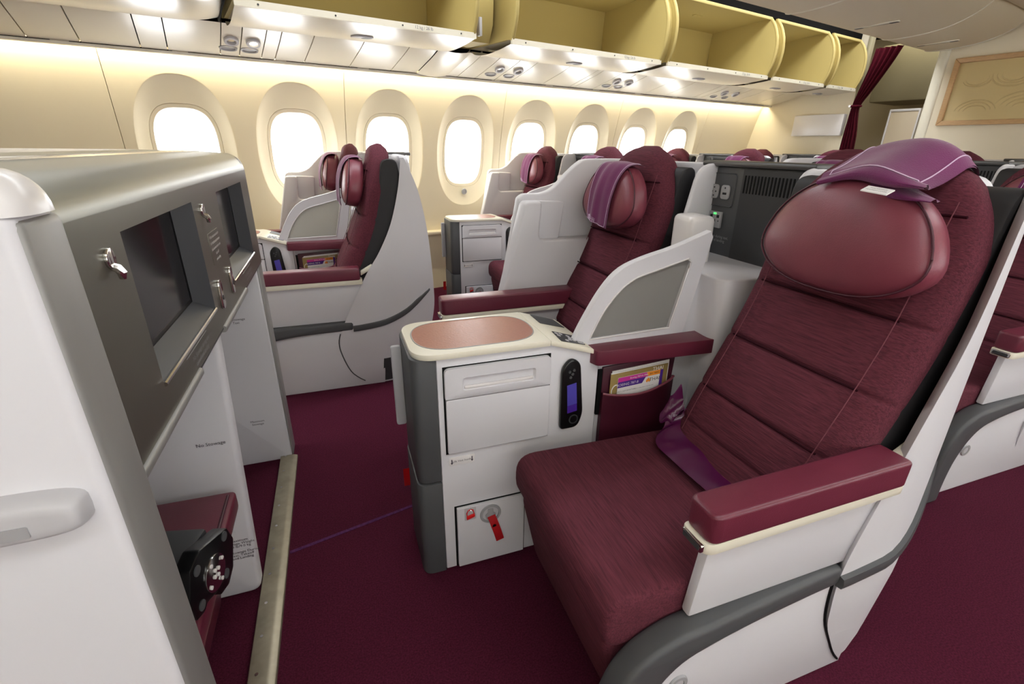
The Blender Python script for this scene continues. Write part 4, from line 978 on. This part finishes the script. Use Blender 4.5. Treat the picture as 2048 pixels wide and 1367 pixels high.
# ------------------------------------------------------------------ rear console between the seat shells, with sockets and vents
def rear_console():
    r = thing('rear_console', (1.25, 1.25, 0), 'white side box and grey socket panel between the two front centre seats', 'console', 'rear consoles')
    bx = roundpoly([(1.045, 1.075), (1.32, 1.062), (1.32, 1.50), (1.10, 1.50), (1.06, 1.30)], [.05, .01, .01, .05, .05], 6)
    obj('side_box', MB().prism(bx, 'z', .40, .895, b=.008, seg=3), 'white_plastic', r, smooth=40)
    bs = roundpoly([(1.085, 1.30), (1.19, 1.30), (1.20, 1.43), (1.105, 1.43)], .03, 5)
    obj('bolster', MB().prism(bs, 'z', .70, 1.045, b=.022, seg=3), 'white_gloss', r, smooth=50)
    obj('socket_panel', MB().prism([(1.08, .88), (1.52, .88), (1.52, 1.196), (1.08, 1.196)], 'x', 1.30, 1.36, b=.006), 'grey_plastic', r)
    obj('top_ledge', MB().box(1.285, 1.42, 1.06, 1.53, 1.196, 1.214, b=.006), 'silver_dark', r)
    obj('side_bend', MB().prism([(1.08, .88), (1.335, .88), (1.335, 1.19), (1.08, 1.19)], 'x', 1.296, 1.30), 'dark_grey', r)
    X = 1.2995
    rc = obj('socket_recess', MB().loft([[(X, y, z) for y, z in rrect(1.362, 1.492, 1.062, 1.176, .014, 5)], [(X-.004, y, z) for y, z in rrect(1.364, 1.490, 1.064, 1.174, .014, 5)], [(X-.002, y, z) for y, z in rrect(1.367, 1.487, 1.067, 1.171, .013, 5)]]), 'grey_plastic', r, smooth=20)
    for y in (1.455, 1.402):
        sp = obj('socket_plate', MB().prism(rrect(y-.020, y+.020, 1.088, 1.136, .012, 5), 'x', X-.008, X-.002, b=.002), 'socket_grey', rc)
        hl = [(.0, .014), (.009, 0), (-.009, 0), (0, -.014)] if y > 1.43 else [(0, .014)]
        for a, b in hl: obj('pin_hole', MB().cyl((X-.0075, y+a, 1.112+b), (-1, 0, 0), .003, .0012, 10), 'black_plastic', sp)
        if y < 1.43: obj('usb_port', MB().box(X-.0088, X-.0078, y-.009, y+.009, 1.104, 1.111), 'black_plastic', sp)
    ps = obj('power_outlet', MB().box(X-.008, X, 1.400, 1.462, .988, 1.044, b=.002), 'socket_grey', r)
    for a, b, w_, h_ in ((-.016, .012, .006, .005), (.016, .012, .006, .005), (0, -.004, .005, .005), (0, -.016, .004, .003), (-.02, -.004, .002, .002), (.02, -.004, .002, .002)):
        obj('pin_hole', MB().box(X-.0088, X-.0078, 1.431+a-w_, 1.431+a+w_, 1.016+b-h_, 1.016+b+h_), 'black_plastic', ps)
    obj('power_light', MB().box(X-.0088, X-.0078, 1.424, 1.438, 1.034, 1.040), 'led_green', ps)
    mb = MB()
    for k, t in enumerate(('No Stowage during taxi,', 'takeoff and landing')): text(mb, t, .014, (X-.0006, 1.425, .958-.0135*k), (0, -1, 0), (0, 0, 1))
    obj('stowage_text', mb, 'socket_grey', r)
    for k in range(17):
        y = 1.322-.0136*k; obj('vent_slot', MB().prism(rrect(y-.0026, y+.0026, 1.115, 1.172, .0025, 3), 'x', 1.2945, 1.2962), 'black_matte', r)
    return r
RC = rear_console()

# ------------------------------------------------------------------ the other rows
OFF = {'front window': (-.96, 2.03, 0), 'second window': (.65, 2.39, 0), 'third window': (2.25, 2.75, 0), 'last window': (3.74, 3.11, 0), 'second centre': (1.60, .36, 0), 'third centre': (3.20, .72, 0)}
LAB_N = {'front window': 'burgundy seat in side view with a tall white shell, left of the aisle', 'second window': 'burgundy aisle seat beyond the white wing, only cushion and headrest showing', 'third window': 'burgundy seat whose draped headrest shows above the grey socket panel', 'last window': 'burgundy aisle seat of the row in front of the rear partition', 'second centre': 'burgundy seat cut by the right picture edge behind the nearest seat', 'third centre': 'burgundy near-side seat of the rearmost centre row by the framed relief'}
LAB_F = {'front window': 'burgundy window seat in side view behind the left frosted divider', 'second window': 'burgundy window seat with a pink-lit cloth, facing the white console', 'third window': 'burgundy window seat whose headrest peeks behind the seat by the console', 'last window': 'burgundy window seat in the row against the rear partition', 'second centre': 'burgundy seat directly left behind the nearest headrest', 'third centre': 'burgundy seat whose dark headrest shows right of the nearest purple cloth'}
LAB_CN = {'front window': 'purple cloth draped on the side-view seat with the tall white shell', 'second window': 'purple cloth on the headrest half hidden by the white wing', 'third window': 'purple cloth draped above the grey socket panel', 'last window': 'purple cloth on the aisle seat before the rear partition', 'second centre': 'purple cloth at the right picture edge behind the nearest seat', 'third centre': 'purple cloth on the near-side seat of the rearmost centre row'}
LAB_CF = {'front window': 'purple cloth on the leftmost window seat', 'second window': 'bright pink-purple cloth on the window seat facing the white console', 'third window': 'purple cloth on the window seat behind the seat by the console', 'last window': 'small purple cloth on the rearmost window seat', 'second centre': 'dark purple cloth left of the nearest headrest cloth', 'third centre': 'dark purple cloth right of the nearest headrest cloth'}
tmp = obj('side_shell', leaf(LF2), 'white_plastic', NS, smooth=60); swept = tmp.data; bpy.data.objects.remove(tmp)
for key, off in OFF.items():
    if key == 'front window':
        vent = MB().grid(lambda x, z: (x+.10*z, leaf_y(x+.10*z, z)-.003, z), lin(1.105, 1.20, 8), lin(.012, .15, 5))
        gap2 = MB().tube([(interp(LF2, z)-.003, .512, z) for z in lin(.03, .32, 18)], .003, 6)
    offF = Vector(off) + Vector(({'front window': -.10, 'second window': -.05}.get(key, 0), 0, 0))
    cn = copy_tree(NS, off, label=LAB_N[key])
    for ch in list(cn.children):
        if ch.name.startswith('side_shell'): ch.data = swept
        elif ch.name.startswith('shell_gap'):
            if key == 'front window': 
                for nm_, m_, mt_ in (('kick_vent', vent, 'dark_grey'), ('shell_gap', gap2, 'grey_plastic')): obj(nm_, m_, mt_, NS).parent = cn
            bpy.data.objects.remove(ch)

    copy_tree(FS, offF, label=LAB_F[key])
    o2 = Vector(off) + Vector((0, -.970, 0))
    copy_tree(CF, o2, label=LAB_CN[key]); copy_tree(CF, offF, label=LAB_CF[key])
    rowname = {'front window': 'of the front window pair at left', 'second window': 'of the window pair behind the white wing', 'third window': 'of the third window pair', 'last window': 'of the window pair before the rear partition', 'second centre': 'of the centre pair behind the nearest seat', 'third centre': 'of the rearmost centre pair'}[key]
    copy_tree(RC, off, label='grey socket panel and white side box '+rowname)
    if key in ('front window', 'second window', 'second centre'):
        copy_tree(CON, off, label='white console with drawer and table top '+rowname)
        copy_tree(DIV, off, label='arched white divider with frosted pane '+rowname)
    if key in ('front window', 'second window'): copy_tree(HS, off, label='black entertainment handset in the console '+rowname)
    if key == 'front window':
        copy_tree(MAG, off, label='gold magazine in the pocket '+rowname); copy_tree(CARD, off, label='purple and white safety card in the pocket '+rowname)
